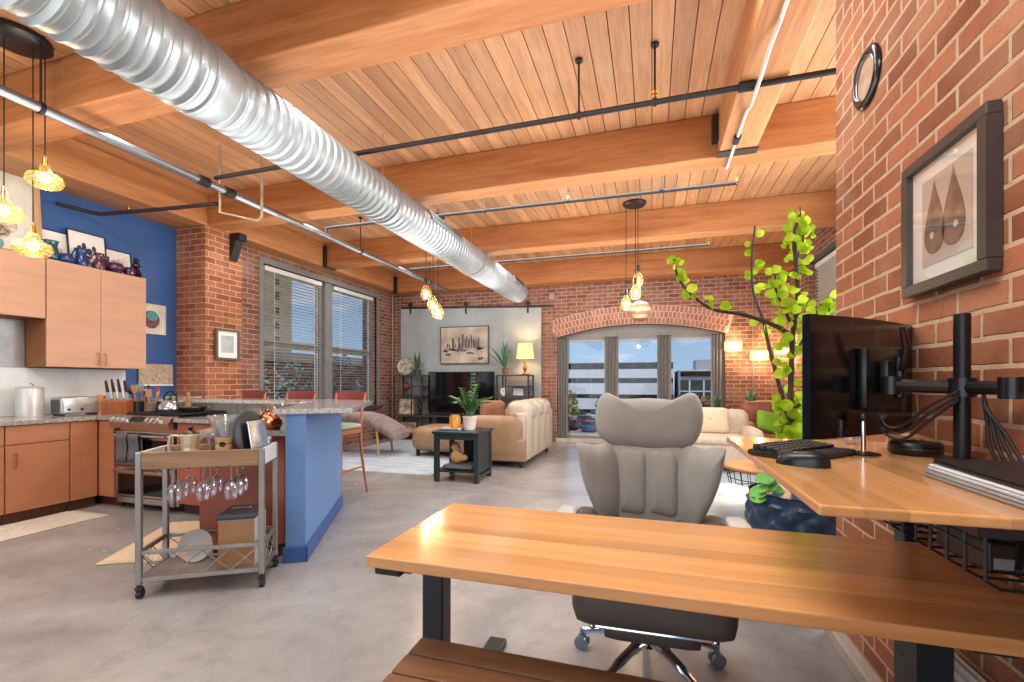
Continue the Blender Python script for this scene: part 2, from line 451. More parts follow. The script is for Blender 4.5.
arch_obj = m.build('trim_1', VO, smooth=0); struct(arch_obj)
m = MB()
for i in range(24):
    t0, t1 = -AH * 1.03 + 2.06 * AH * i / 24, -AH * 1.03 + 2.06 * AH * (i + 1) / 24
    q = [(ACX + r * math.sin(t), ACZ + r * math.cos(t)) for r, t in ((AR, t0), (AR + .372, t0), (AR + .372, t1), (AR, t1))]
    m.slab(q, 9.391, 9.4)
struct(m.build('trim_2', mat('lime_mortar', (206, 182, 164), .9, var=.06, scale=20), smooth=0))
# left wall: kitchen (blue), brick pier, window wall
struct(MB().box(-6.45, -6.09, -4.2, 4.5, 0, 3.72).build('wall_kitchen', PAINTB, smooth=0))
struct(MB().box(-6.45, -5.58, 4.5, 5.06, 0, 3.3).build('wall_pier', BRICK, smooth=0))
WY0, WY1, WZ0, WZ1 = 5.68, 8.76, 0.72, 3.12
m = MB(); m.box(-6.2, -5.84, 5.06, WY0, 0, 3.72); m.box(-6.2, -5.84, WY1, 9.4, 0, 3.72); m.box(-6.2, -5.84, WY0, WY1, 0, WZ0); m.box(-6.2, -5.84, WY0, WY1, WZ1, 3.72)
struct(m.build('wall_left', BRICKF, smooth=0))
# low wall that carries the bar
P1, P2 = (-2.31, 2.61), (-2.424, 2.548)
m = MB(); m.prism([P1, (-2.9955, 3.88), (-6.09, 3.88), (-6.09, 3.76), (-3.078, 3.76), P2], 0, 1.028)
wb = struct(m.build('wall_bar', mat('bar_paint_lit', (98, 136, 186), .45, var=.03, scale=2), smooth=0))  # blue paint lightened: window glare on the side face is in the colour
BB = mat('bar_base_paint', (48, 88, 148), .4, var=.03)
m = MB(); e1 = Vector((.88, .475, 0)).normalized(); e2 = Vector((-.475, .88, 0)).normalized()
WR = math.atan2(.475, .88)
m.M = Matrix.Translation((-2.31, 2.61, 0)) @ Matrix.Rotation(WR, 4, 'Z')
m.box(0.0, .016, -.016, 1.44, 0, .11, .004, 1); m.box(-.146, 0.016, -.016, 0.0, 0, .11, .004, 1)
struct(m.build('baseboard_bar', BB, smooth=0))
struct(MB().box(.815, .87, -4.2, 2.62, 0, .07, .006, 1).build('baseboard_right', mat('kerb_concrete', (176, 166, 154), .6, var=.06), smooth=0))

# ---------------------------------------------------------------- ceiling and timbers
m = MB(); x = -6.38
i = -44
while i * .145 < 2.75:
    m.box(i * .145 + .0035, (i + 1) * .145 - .0035, -4.2, 9.75, 3.70, 3.735); i += 1
struct(m.build('ceiling', PLANK, smooth=0))
struct(MB().box(-6.5, 2.9, -4.3, 9.8, 3.74, 3.8).build('ceiling_deck', mat('dark_gap', (40, 22, 12), .9), smooth=0))
def beam(x0, x1, y0, y1, z0, z1, mt):
    return struct(MB().box(x0, x1, y0, y1, z0, z1, .012, 2).build('ceiling_beam', mt, smooth=0))
beam(-5.56, .875, 2.28, 2.56, 3.3, 3.70, BEAM)
beam(-5.56, 2.42, 4.52, 4.77, 3.3, 3.70, BEAM)
beam(-5.56, 2.42, 6.74, 6.99, 3.3, 3.70, BEAM)
beam(-5.56, 2.42, 9.04, 9.41, 3.27, 3.70, BEAM)
beam(-6.12, -5.56, -4.2, 9.42, 3.3, 3.70, BEAMY)
beam(.573, .879, -4.2, 4.52, 3.3, 3.70, BEAMY)
# iron hangers and corbels
def hanger(name, label, boxes, slabs=()):
    m = MB()
    for b in boxes: m.box(*b, .004, 1)
    for p, a0, a1 in slabs: m.slab(p, a0, a1, 'XZ')
    return tag(m.build(name, BLACK, smooth=0), label, 'bracket')
hanger('iron_corbel', 'black iron corbel bracket on top of the brick pier', [(-5.582, -5.40, 4.86, 4.98, 3.2, 3.302)], [([(-5.58, 3.2), (-5.46, 3.2), (-5.58, 2.93)], 4.86, 4.98)])
hanger('beam_hanger', 'black iron beam hanger above the gap between the two tall windows', [(-5.575, -5.5, 6.70, 6.74, 3.28, 3.66), (-5.575, -5.5, 6.70, 7.0, 3.285, 3.299)])
hanger('beam_hanger', 'black iron beam hanger in the far left ceiling corner', [(-5.575, -5.48, 9.0, 9.04, 3.25, 3.62)])
hanger('beam_hanger', 'black iron hanger where the lengthwise beam meets the cross beam', [(.52, .572, 4.44, 4.52, 3.42, 3.66), (.56, .89, 4.40, 4.519, 3.288, 3.299)])

# ---------------------------------------------------------------- left windows
GL = glass('window_glass', refl=.05, rim=.25, rough=.0)
SASHM = mat('window_paint', (126, 128, 126), .5, var=.04)
def left_window(num, y0, y1):
    m = MB(); f = .055; x0, x1 = -6.06, -5.95
    m.box(x0, x1, y0, y0 + f, WZ0, WZ1); m.box(x0, x1, y1 - f, y1, WZ0, WZ1); m.box(x0, x1, y0 + f, y1 - f, WZ1 - f, WZ1); m.box(x0, x1, y0 + f, y1 - f, WZ0, WZ0 + f)
    m.box(x0 + .01, x1 + .012, y0 + f, y1 - f, 1.855, 1.91)
    w = struct(m.build('window_%d' % num, SASHM, smooth=0))
    for za, zb in ((WZ0 + f, 1.855), (1.91, WZ1 - f)):
        s = MB(); g = .035
        s.box(-6.03, -5.98, y0 + f, y0 + f + g, za, zb); s.box(-6.03, -5.98, y1 - f - g, y1 - f, za, zb)
        s.box(-6.03, -5.98, y0 + f + g, y1 - f - g, zb - g, zb); s.box(-6.03, -5.98, y0 + f + g, y1 - f - g, za, za + g)
        s.build('sash', mat('sash_paint', (176, 176, 172), .5), w, smooth=0)
        MB().box(-6.008, -6.002, y0 + f + g, y1 - f - g, za + g, zb - g).build('pane', GL, w, smooth=0)
    return w
left_window(1, 5.68, 7.13); left_window(2, 7.33, 8.76)
m = MB(); m.box(-6.1, -5.86, 7.13, 7.33, WZ0, WZ1); m.box(-5.88, -5.825, 5.6, 5.68, WZ0, WZ1); m.box(-5.88, -5.825, 8.76, 8.84, WZ0, WZ1); m.box(-5.88, -5.825, 5.6, 8.84, WZ1, WZ1 + .09)
struct(m.build('trim_3', SASHM, smooth=0))
struct(MB().box(-6.02, -5.74, 5.58, 8.86, WZ0 - .05, WZ0, .008, 1).build('trim_4', DGREY, smooth=0))
SLAT = mat('blind_slat', (196, 194, 188), .5, var=.02)
def blind(label, y0, y1, z0, z1, X, tilt=.02, step=.052, w=.045):
    t = thing('window_blind', label, 'blind', (X, (y0 + y1) / 2, z1)); h = (y1 - y0) / 2
    MB().box(-.035, .03, -h, h, -.075, 0, .006, 1).build('headrail', WHITE, t, smooth=0)
    m = MB(); z = -.11
    while z > z0 - z1 + .03:
        m.add([(-w / 2, -h, z - tilt * w), (w / 2, -h, z + tilt * w), (w / 2, h, z + tilt * w), (-w / 2, h, z - tilt * w),
               (-w / 2, -h, z - tilt * w + .003), (w / 2, -h, z + tilt * w + .003), (w / 2, h, z + tilt * w + .003), (-w / 2, h, z - tilt * w + .003)],
              [(0, 3, 2, 1), (4, 5, 6, 7), (0, 1, 5, 4), (1, 2, 6, 5), (2, 3, 7, 6), (3, 0, 4, 7)]); z -= step
    m.build('slats', SLAT, t, smooth=0)
    m = MB(); m.box(-.025, .025, -h, h, z0 - z1, z0 - z1 + .022, .004, 1); m.build('bottom_rail', WHITE, t, smooth=0)
    for y in (-h * .7, h * .7):
        m = MB(); m.cyl((0.026, y, -.07), (0.026, y, z0 - z1 + .01), .0035, seg=6); m.build('ladder_cord', WHITE, t)
    return t
blind('white slatted blind in the tall window nearest the brick pier', 5.75, 7.06, WZ0 + .08, WZ1 - .01, -5.90)
blind('white slatted blind in the tall window nearest the far corner', 7.40, 8.69, WZ0 + .08, WZ1 - .01, -5.90)

# ---------------------------------------------------------------- far window
m = MB(); FG = mat('far_window_paint', (142, 140, 136), .5, var=.03)
m.box(AX0, AX0 + .09, 9.52, 9.64, .07, ZS + .02); m.box(AX1 - .09, AX1, 9.52, 9.64, .07, ZS + .02)
GX = [(atY(565, 400, 9.55).x, atY(606, 400, 9.55).x), (atY(616.5, 400, 9.55).x, atY(659, 400, 9.55).x), (atY(669.5, 400, 9.55).x, atY(713, 400, 9.55).x)]
m.box(GX[0][1], GX[1][0], 9.5, 9.66, .07, 2.3); m.box(GX[1][1], GX[2][0], 9.5, 9.66, .07, 2.3)
for i in range(24):
    (xa, za), (xb, zb) = arch[i], arch[i + 1]
    m.slab([(xa, 2.13), (xb, 2.13), (xb, zb), (xa, za)], 9.54, 9.62)
m.box(AX0, AX1, 9.5, 9.66, .07, .13)
w = struct(m.build('window_3', FG, smooth=0))
for a, b in GX:
    s = MB(); g = .035
    s.box(a, a + g, 9.55, 9.6, .13, 2.13); s.box(b - g, b, 9.55, 9.6, .13, 2.13); s.box(a + g, b - g, 9.55, 9.6, 2.13 - g, 2.13); s.box(a + g, b - g, 9.55, 9.6, .13, .13 + g)
    s.build('sash', mat('sash_light', (190, 188, 184), .5), w, smooth=0)
    MB().box(a + g, b - g, 9.572, 9.577, .13 + g, 2.13 - g).build('pane', GL, w, smooth=0)
struct(MB().box(AX0 - .02, AX1 + .02, 9.375, 9.5, .0, .075, .004, 1).build('trim_6', mat('sill_stone', (196, 190, 184), .5), smooth=0))
DRAPE = mat('grey_drape', (128, 126, 122), .85, var=.06, scale=3, sheen=.2)
def curtain(label, x0, x1, folds, z1=2.16):
    c = (x0 + x1) / 2; t = thing('curtain', label, 'curtain', (c, 9.42, 0)); hw = (x1 - x0) / 2; m = MB()
    def f(u, v):
        x = -hw + 2 * hw * u; pinch = 1 - .14 * math.sin(PI * min(1, v * 1.6)); ph = u * folds * 2 * PI
        return (x * pinch, .03 * math.cos(ph), .02 + (z1 - .02) * v), (0, 1, 0)
    m.sheet(f, folds * 10, 10, .004); m.build('drape', DRAPE, t, smooth=60)
    m = MB(); m.cyl((-hw * 1.05, 0, z1), (hw * 1.05, 0, z1), .012, seg=10)
    m.build('curtain_rail', DGREY, t)
    return t
def cx(px): return atY(px, 400, 9.42).x
curtain('grey drape at the far window nearest the leather sofa', cx(557), cx(568.5), 4)
curtain('grey drape between the first and second panes of the far window', cx(605), cx(618), 4)
curtain('grey drape between the second and third panes of the far window', cx(657.5), cx(671), 4)
curtain('grey drape at the far window edge nearest the glowing wall boxes', cx(712), cx(722), 3)

# ---------------------------------------------------------------- alcove window on the right
m = MB(); x0, x1, y0, y1, z0, z1 = 2.58, 2.68, 6.7, 8.5, .9, 3.2; f = .08
m.box(x0, x1, y0, y0 + f, z0, z1); m.box(x0, x1, y1 - f, y1, z0, z1); m.box(x0, x1, y0 + f, y1 - f, z0, z0 + f); m.box(x0, x1, y0 + f, y1 - f, z1 - f, z1); m.box(x0, x1, y0 + f, y1 - f, 2.0, 2.06)
w = struct(m.build('window_4', DGREY, smooth=0))
MB().box(2.63, 2.636, y0 + f, y1 - f, 2.06, z1 - f).build('pane', GL, w, smooth=0)
MB().box(2.63, 2.636, y0 + f, y1 - f, z0 + f, 2.0).build('pane', GL, w, smooth=0)
struct(MB().box(2.405, 2.74, 6.71, 8.49, 3.17, 3.199).build('trim_5', mat('lintel_steel', (72, 84, 100), .5), smooth=0))
blind('white slatted blind in the alcove window behind the leafy tree', 6.8, 8.4, 1.0, 3.14, 2.53, tilt=-.25)

m = MB(); y0, y1 = 3.0, 5.5
m.box(x0, x1, y0, y0 + f, z0, z1); m.box(x0, x1, y1 - f, y1, z0, z1); m.box(x0, x1, y0 + f, y1 - f, z0, z0 + f); m.box(x0, x1, y0 + f, y1 - f, z1 - f, z1); m.box(x0, x1, 4.21, 4.29, z0 + f, z1 - f)
w = struct(m.build('window_5', DGREY, smooth=0))  # unseen window, added to go with the alcove fill light
MB().box(2.63, 2.636, y0 + f, 4.21, z0 + f, z1 - f).build('pane', GL, w, smooth=0); MB().box(2.63, 2.636, 4.29, y1 - f, z0 + f, z1 - f).build('pane', GL, w, smooth=0)

# ---------------------------------------------------------------- sky and daylight
W = bpy.data.worlds.new('sky'); S.world = W; W.use_nodes = True; nt = W.node_tree; L = nt.links.new
bg = nt.nodes['Background']
tc = N(nt, 'ShaderNodeTexCoord'); sp = N(nt, 'ShaderNodeSeparateXYZ'); L(tc.outputs['Generated'], sp.inputs[0])
mp = N(nt, 'ShaderNodeMapping'); mp.inputs['Scale'].default_value = (2.2, 2.2, 9); mp.inputs['Location'].default_value = (.3, .1, .4); L(tc.outputs['Generated'], mp.inputs[0])
cl = N(nt, 'ShaderNodeTexNoise'); cl.inputs['Scale'].default_value = 2.4; cl.inputs['Detail'].default_value = 7; cl.inputs['Roughness'].default_value = .55; L(mp.outputs[0], cl.inputs[0])
grad = mixcol(nt, maprange(nt, sp.outputs[2], -.02, .35), lin((166, 200, 230)), lin((98, 150, 208)))
skyc = mixcol(nt, maprange(nt, cl.outputs['Fac'], .49, .66, 0, .9), grad, lin((226, 229, 234)))
skyc = mixcol(nt, maprange(nt, sp.outputs[2], -.03, -.01), lin((120, 118, 112)), skyc)
L(skyc, bg.inputs[0]); bg.inputs[1].default_value = 1.0
sun = bpy.data.lights.new('sun', 'SUN'); sun.energy = 2.0; sun.angle = .02; sun.color = (1, .95, .86)
so = bpy.data.objects.new('sun', sun); COL.objects.link(so); so.rotation_euler = Vector((-.42, .62, -.95)).to_track_quat('-Z', 'Y').to_euler()
# ================================================================= kitchen
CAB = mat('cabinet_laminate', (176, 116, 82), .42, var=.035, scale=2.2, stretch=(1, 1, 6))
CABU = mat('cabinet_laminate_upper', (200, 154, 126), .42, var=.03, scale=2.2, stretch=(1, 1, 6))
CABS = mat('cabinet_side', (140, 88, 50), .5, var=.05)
KICK = mat('toe_kick', (78, 44, 28), .5)
COPPERH = mat('copper_handle', (214, 150, 110), .25, 1.0)
GRAN = mat('granite', (120, 112, 106), .12, var=.0, scale=60, col2=(186, 180, 172), coat=.3)
GRANB = mat('granite_bar', (150, 146, 142), .1, var=.0, scale=55, col2=(206, 202, 196), coat=.4)
def pull(par, x, y, z0, z1, axis='X', out=.03):
    """bar handle standing off a face"""
    m = MB()
    if axis == 'X': m.tube([(x, y, z0), (x + out, y, z0), (x + out, y, z1), (x, y, z1)], .006, 8)
    else: m.tube([(x, y, z0), (x, y - out, z0), (x, y - out, z1), (x, y, z1)], .006, 8)
    return m.build('handle', COPPERH, par)
# --- left run, base
def base_left(label, y0, y1, drawer, handle_y=None):
    t = thing('base_cabinet', label, 'cabinet', (-5.985, y0, 0)); w = y1 - y0
    MB().box(-.09, .62, .002, w - .002, .1, .87).build('carcass', CAB, t, smooth=0)
    MB().box(.02, .60, .002, w - .002, 0, .1).build('toe_kick', KICK, t, smooth=0)
    if drawer:
        d = MB().box(.622, .642, .004, w - .004, .70, .864, .003, 1).build('drawer', CAB, t, smooth=0)
        d2 = MB().box(.622, .642, .004, w - .004, .104, .692, .003, 1).build('door', CAB, t, smooth=0)
        if handle_y is not None: pull(d2, .642, handle_y, .5, .62)
    else:
        MB().box(.622, .642, .004, w - .004, .104, .864, .003, 1).build('door', CAB, t, smooth=0)
    return t
base_left('copper-toned base cabinet with bar handle and drawer below the steel canister', 2.47, 2.93, True, .06)
base_left('plain copper-toned base cabinet next to the corner, without handle', 2.932, 3.16, False)
base_left('copper-toned base cabinet cut by the photo edge, left of the handled one', 1.4, 2.468, True, .98)
t = thing('corner_cabinet', 'copper-toned corner cabinet panel beside the steel range', 'cabinet', (-6.075, 3.182, 0))
MB().box(0, .955, .0, .57, .1, .87).build('carcass', CAB, t, smooth=0); MB().box(.6, .955, .05, .56, 0, .1).build('toe_kick', KICK, t, smooth=0)
MB().box(.74, .952, -.02, -.001, .104, .864, .003, 1).build('panel', CAB, t, smooth=0)
wt = thing('countertop', 'speckled granite countertop on the left cabinet run', 'countertop', (-6.09, 0, .872))
m = MB(); m.prism([(.02, 1.4), (.77, 1.4), (.77, 3.14), (.972, 3.14), (.972, 3.755), (.02, 3.755)], 0, .036); m.build('stone_top', GRAN, wt, smooth=0)
bs = MB().box(-6.089, -6.077, 1.4, 3.88, .91, 1.395).build('splashback', mat('white_splashback', (226, 230, 232), .25, var=.02), smooth=0); tag(bs, 'glossy white splashback panel below the wall cabinets', 'splashback')
# --- wall cabinets
t = thing('wall_cabinet', 'tall copper-toned double wall cabinet with two small handles', 'cabinet', (-6.08, 2.962, 1.405))
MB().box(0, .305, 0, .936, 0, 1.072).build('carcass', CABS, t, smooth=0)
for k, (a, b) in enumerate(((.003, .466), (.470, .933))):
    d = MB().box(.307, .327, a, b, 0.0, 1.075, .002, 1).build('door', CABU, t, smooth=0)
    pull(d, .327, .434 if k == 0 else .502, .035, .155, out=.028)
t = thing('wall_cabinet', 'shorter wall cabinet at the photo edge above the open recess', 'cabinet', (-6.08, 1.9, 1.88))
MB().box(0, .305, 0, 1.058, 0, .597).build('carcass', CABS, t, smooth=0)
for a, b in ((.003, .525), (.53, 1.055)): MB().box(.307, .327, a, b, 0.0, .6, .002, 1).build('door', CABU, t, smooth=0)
o = MB().box(-6.089, -6.079, 1.4, 2.955, 1.398, 1.875).build('steel_panel', mat('hood_steel', (176, 178, 178), .3, .6), smooth=0); tag(o, 'grey steel wall panel in the recess under the shorter wall cabinet', 'panel')
# --- range
RY0, RY1 = 3.17, 3.74
t = thing('range', 'stainless steel gas range with two black oven doors', 'oven', (-5.10, RY0, 0)); w = .80
MB().box(0, w, .03, RY1 - RY0, .06, .905, .006).build('body', STEEL, t, smooth=0)
MB().box(.03, w - .03, .1, .6, 0, .06).build('plinth', BLACKP, t, smooth=0)
m = MB(); m.slab([(-.035 + .035, .80), (-.05, .80), (-.07, .86), (-.02, .92), (.03, .92), (.03, .80)], 0.002, w - .002, 'YZ'); m.build('control_panel', STEEL, t)
for x in (.07, .14, .21, .52, .59, .66):
    m = MB(); m.M = Matrix.Translation((x, -.05, .875)) @ Matrix.Rotation(math.radians(52), 4, 'X'); m.cyl((0, 0, 0), (0, 0, .03), .026, .022, 16); m.box(-.005, .005, -.022, .022, .028, .036); m.build('knob', STEEL, t)
m = MB(); m.M = Matrix.Translation((.365, -.046, .891)) @ Matrix.Rotation(math.radians(50), 4, 'X'); m.box(-.09, .09, -.028, .028, -.002, .004); m.build('display', BLACKP, t, smooth=0)
OG = mat('oven_glass', (14, 14, 16), .08, var=.02)
for z0, z1, nm in ((.44, .765, 'upper'), (.13, .425, 'lower')):
    d = MB().box(.01, w - .01, -.012, .03, z0, z1, .006).build('oven_door', STEEL, t, smooth=0)
    MB().box(.05, w - .05, -.016, -.011, z0 + .02, z1 - .075).build('oven_window', OG, d, smooth=0)
    m = MB(); zz = z1 - .035
    m.cyl((.05, -.06, zz), (w - .05, -.06, zz), .013, seg=12); m.cyl((.08, -.06, zz), (.08, -.01, zz), .009, seg=8); m.cyl((w - .08, -.06, zz), (w - .08, -.01, zz), .009, seg=8); m.build('handle', STEEL, d)
MB().box(.02, w - .02, -.005, .03, .065, .122, .004).build('drawer', STEEL, t, smooth=0)
MB().box(.02, w - .02, .04, .6, .905, .915).build('cooktop', mat('cooktop_enamel', (30, 30, 34), .25), t, smooth=0)
for x0 in (.05, .295, .54):
    m = MB()
    for k in range(4): m.box(x0 + .02 + k * .06, x0 + .032 + k * .06, .06, .58, .93, .945)
    for y in (.06, .23, .41, .57): m.box(x0, x0 + .225, y, y + .012, .925, .94)
    for x in (x0, x0 + .213):
        for y in (.06, .57): m.box(x, x + .012, y, y + .012, .915, .93)
    m.build('grate', mat('cast_iron', (26, 27, 30), .6), t, smooth=0)
TOW = mat('grey_towel', (92, 94, 96), .9, var=.06, scale=30, bump=.2)
for x0, lb, dz in ((.13, 'grey dish towel hanging on the upper oven handle, left one', .26), (.29, 'grey dish towel hanging on the upper oven handle, right one', .25)):
    tw = thing('dish_towel', lb, 'towel', (-5.10 + x0, RY0 - .06, .73))
    m = MB(); pts = [(.02, -dz + .06), (.018, 0), (.012, .014), (0, .019), (-.012, .014), (-.018, 0), (-.022, -dz)]
    m.sheet(lambda u, v: ((.14 * u, -spl(pts, v)[0], spl(pts, v)[1]), (0, -.6, .3)), 10, 18, .004) if False else None
    prof = [(-.022 - .006 * math.sin(k), -dz + dz * k / 8) for k in range(9)] + [(-.012, .016), (0, .02), (.012, .016), (.019, 0), (.02, -dz * .5), (.021, -dz * .8)]
    vs = []; fs = []
    for i, (y, z) in enumerate(prof):
        for j in range(9):
            u = j / 8; vs.append((.14 * u, y - .004 * math.sin(u * 9) * (1 if i < 9 else 0), z))
    for i in range(len(prof) - 1):
        for j in range(8): fs.append((i * 9 + j, i * 9 + j + 1, (i + 1) * 9 + j + 1, (i + 1) * 9 + j))
    m.add(vs, fs); o = m.build('cloth', TOW, tw, smooth=60); md = o.modifiers.new('thick', 'SOLIDIFY'); md.thickness = .004
    m = MB(); m.box(.0, .14, -.030, -.024, -dz + .02, -dz + .035); m.build('hem', mat('towel_hem', (70, 72, 74), .9), tw, smooth=0)
# --- right of the range and the wing by the bar
CABR = mat('cabinet_reddish', (160, 88, 66), .45, var=.05, scale=3)
t = thing('base_cabinet', 'reddish base cabinet between the steel range and the bar wing', 'cabinet', (-4.28, 3.17, 0))
MB().box(0, .83, .022, .57, .1, .87).build('carcass', CABR, t, smooth=0); MB().box(0, .83, .07, .57, 0, .1).build('toe_kick', KICK, t, smooth=0)
for a, b in ((.004, .41), (.418, .826)):
    d = MB().box(a, b, 0, .02, .104, .69, .003, 1).build('door', CABR, t, smooth=0); pull(d, b - .05 if a < .1 else a + .05, 0, .5, .62, 'Y')
    MB().box(a, b, 0, .02, .70, .864, .003, 1).build('drawer', CABR, t, smooth=0)
t = thing('base_cabinet', 'reddish base cabinet of the bar wing behind the glass cart', 'cabinet', (-2.31, 2.61, 0), WR)
MB().box(-.70, -.16, .12, .92, .1, .87).build('carcass', CABR, t, smooth=0); MB().box(-.64, -.16, .14, .9, 0, .1).build('toe_kick', KICK, t, smooth=0)
MB().box(-.705, -.16, .10, .118, .1, .87).build('end_panel', CABR, t, smooth=0)
for a, b in ((.13, .52), (.525, .915)): MB().box(-.72, -.702, a, b, .104, .864, .003, 1).build('door', CABR, t, smooth=0)
t = thing('countertop', 'granite countertop of the bar wing under the copper kettle', 'countertop', (0, 0, .872))
MB().prism([(-2.994, 2.298), (-2.46, 2.585), (-3.09, 3.752), (-4.285, 3.752), (-4.285, 3.14), (-3.45, 3.14)], 0, .036).build('stone_top', GRAN, t, smooth=0)
t = thing('bar_counter', 'pale polished granite bar top over the blue low wall', 'countertop', (0, 0, 1.03))
MB().prism([(-2.467, 2.48), (-2.05, 2.78), (-2.68, 3.95), (-2.78, 4.07), (-5.56, 4.07), (-5.56, 4.44), (-6.07, 4.44), (-6.07, 3.68), (-3.115, 3.68)], 0, .034).build('stone_top', GRANB, t, smooth=0)
o = MB().box(-5.10, -3.12, 3.742, 3.758, .91, 1.028).build('splashback', mat('steel_tile', (170, 168, 164), .25, .5, var=.1, scale=8, stretch=(2, 1, .2)), smooth=0); tag(o, 'low steel-look splashback under the bar top behind the cooktop', 'splashback')

# --- on the counters
t = thing('canister', 'tall pale steel canister with looped lid on the left counter', 'canister', (-5.86, 2.89, .908))
CANM = mat('pale_steel', (206, 206, 200), .35, .35, var=.04)
m = MB(); m.lathe([(.01, 0), (.098, 0), (.1, .01), (.102, .27), (.098, .28), (.01, .28)], seg=28); m.build('body', CANM, t)
l = MB().lathe([(.104, .0), (.105, .012), (.08, .022), (.01, .024)], (0, 0, .276), 28).build('lid', CANM, t)
MB().torus((0, 0, .30), .026, .004, (1, 0, 0), 18, 6, PI, 0).build('loop', mat('dark_loop', (90, 88, 84), .4), l)
t = thing('toaster', 'long silver toaster on the left counter', 'toaster', (-5.88, 3.05, .908))
m = MB(); m.box(0, .19, 0, .33, .012, .19, .022, 3); m.build('body', mat('toaster_steel', (190, 190, 186), .28, .7, var=.04), t)
for x in (.05, .11): MB().box(x, x + .03, .04, .29, .186, .1905).build('slot', BLACKP, t, smooth=0)
MB().box(.03, .16, -.004, 0.001, .03, .16, .002, 1).build('end_plate', mat('grey_plastic', (92, 94, 96), .4), t, smooth=0)
for y in (.06, .17): MB().cyl((.188, y, .06), (.2, y, .06), .012, seg=12).build('dial', BLACKP, t)
for y in (.02, .3): MB().box(.02, .17, y, y + .02, 0, .013).build('foot', BLACKP, t, smooth=0)
# knife blocks: four leaning wooden blocks with knives
KB = wood('knife_block_wood', (150, 84, 44), (186, 112, 66), 'Z', .45, 1.2)
KBL = wood('knife_block_pale', (196, 132, 84), (220, 160, 110), 'Z', .45, 1.2)
HND = mat('knife_handle', (60, 36, 40), .35, var=.1); BLD = mat('knife_blade', (218, 222, 226), .22, .7, var=.02)
t = thing('knife_block', 'wooden knife block in the counter corner holding the knives', 'knife block', (-5.66, 3.40, .908), .35)
m = MB(); m.slab([(-.02, 0), (.1, 0), (.07, .16), (-.05, .13)], 0, .27, 'YZ'); m.build('block', KB, t)
m = MB(); m.lathe([(.005, -.01), (.055, -.01), (.055, .01), (.005, .01)], (-.035, .0, .055), 24, (0, 1, 0)); m.build('round_end', KBL, t)
for k in range(8):
    kn = thing('kitchen_knife', ['broad knife', 'narrow knife'][k % 2] + ' in the block, ' + ['first', 'second', 'third', 'fourth', 'fifth', 'sixth', 'seventh', 'eighth'][k] + ' from the toaster', 'knife', (0, 0, 0), 0, 'knives in the block')
    kn.location = Vector((-5.66, 3.40, .908)) + Matrix.Rotation(.35, 3, 'Z') @ Vector((.02 + .032 * k, .035 - .01 * (k % 2), .135)); kn.rotation_euler = (.22, .1 * (-1) ** k * .5, .35)
    wv = .017 if k % 2 == 0 else .010
    m = MB(); m.slab([(-wv, 0), (wv, 0), (wv, .10), (-wv, .10)], -.0015, .0015); m.build('blade', BLD, kn, smooth=0)
    m = MB(); m.box(-.009, .009, -.008, .008, .10, .215 + .015 * (k % 3), .004); m.build('handle', HND, kn)
t = thing('cutting_board', 'small pale round-cornered board leaning by the knife block', 'board', (-5.86, 3.52, .908))
m = MB(); m.box(-.012, .012, -.07, .07, 0, .2, .011, 3); m.build('board', KBL, t); MB().cyl((-.014, 0, .17), (.014, 0, .17), .012, seg=14).build('hanging_hole', KICK, t)
# utensil crocks
t = thing('utensil_crock', 'dark crock of cooking utensils left of the brown one', 'crock', (-5.42, 3.60, .908))
m = MB(); m.lathe([(.01, 0), (.055, 0), (.06, .02), (.06, .13), (.052, .13), (.05, .02), (.01, .02)], seg=24); m.build('pot', mat('dark_crock', (52, 52, 58), .25, .5), t)
t2 = thing('utensil_crock', 'brown ribbed crock of wooden utensils next to the dark one', 'crock', (-5.29, 3.63, .908))
m = MB(); m.lathe([(.01, 0), (.058, 0)] + [(.062 - .004 * (k % 2), .015 + .011 * k) for k in range(10)] + [(.055, .125), (.05, .02), (.01, .02)], seg=24); m.build('pot', mat('brown_crock', (120, 96, 78), .5, var=.15), t2)
UT = [mat('utensil_grey', (120, 122, 126), .3, .6), mat('utensil_wood', (190, 138, 86), .6), mat('utensil_black', (34, 34, 38), .4), mat('utensil_red', (176, 84, 60), .45)]
nmz = ['ladle', 'spatula', 'whisk', 'wooden spoon']
lab = {0: 'steel ladle', 1: 'flat spatula', 2: 'black turner', 3: 'wooden spoon'}
def utensil(base, k, a, lean, h, kind, mt, label):
    u = thing('cooking_utensil', label, 'utensil', base + Vector((.032 * math.cos(a), .032 * math.sin(a), .022))); u.rotation_euler = (Matrix.Rotation(a, 3, 'Z') @ Matrix.Rotation(lean * .6, 3, 'Y')).to_euler()
    m = MB(); m.cyl((0, 0, 0), (0, 0, h), .006, seg=8); m.build('handle', mt, u)
    m = MB()
    if kind == 0: m.sphere((0.012, 0, h + .025), .034, (.55, 1, 1), 12, 8)
    elif kind == 1: m.box(-.003, .003, -.028, .028, h - .01, h + .075, .003, 1)
    elif kind == 2:
        m.box(-.003, .003, -.032, -.012, h, h + .07); m.box(-.003, .003, -.008, .008, h, h + .07); m.box(-.003, .003, .012, .032, h, h + .07); m.box(-.003, .003, -.032, .032, h - .012, h + .002)
    else: m.sphere((0, 0, h + .02), .03, (.35, .8, 1.2), 12, 8)
    m.build('head', mt, u)
wordy = ['first', 'second', 'third', 'fourth', 'fifth']
for k in range(5):
    utensil(t.location, k, 1.257 * k, .3, .2 + .015 * (k % 3), k % 3, UT[(0, 2, 0, 2, 1)[k]], '%s utensil counted clockwise in the dark crock' % wordy[k])
for k in range(5):
    utensil(t2.location, k, 1.257 * k + .4, .34, .17 + .02 * (k % 2), (3, 1, 3, 3, 1)[k], UT[(1, 3, 1, 3, 1)[k]], '%s utensil counted clockwise in the brown ribbed crock' % wordy[k])
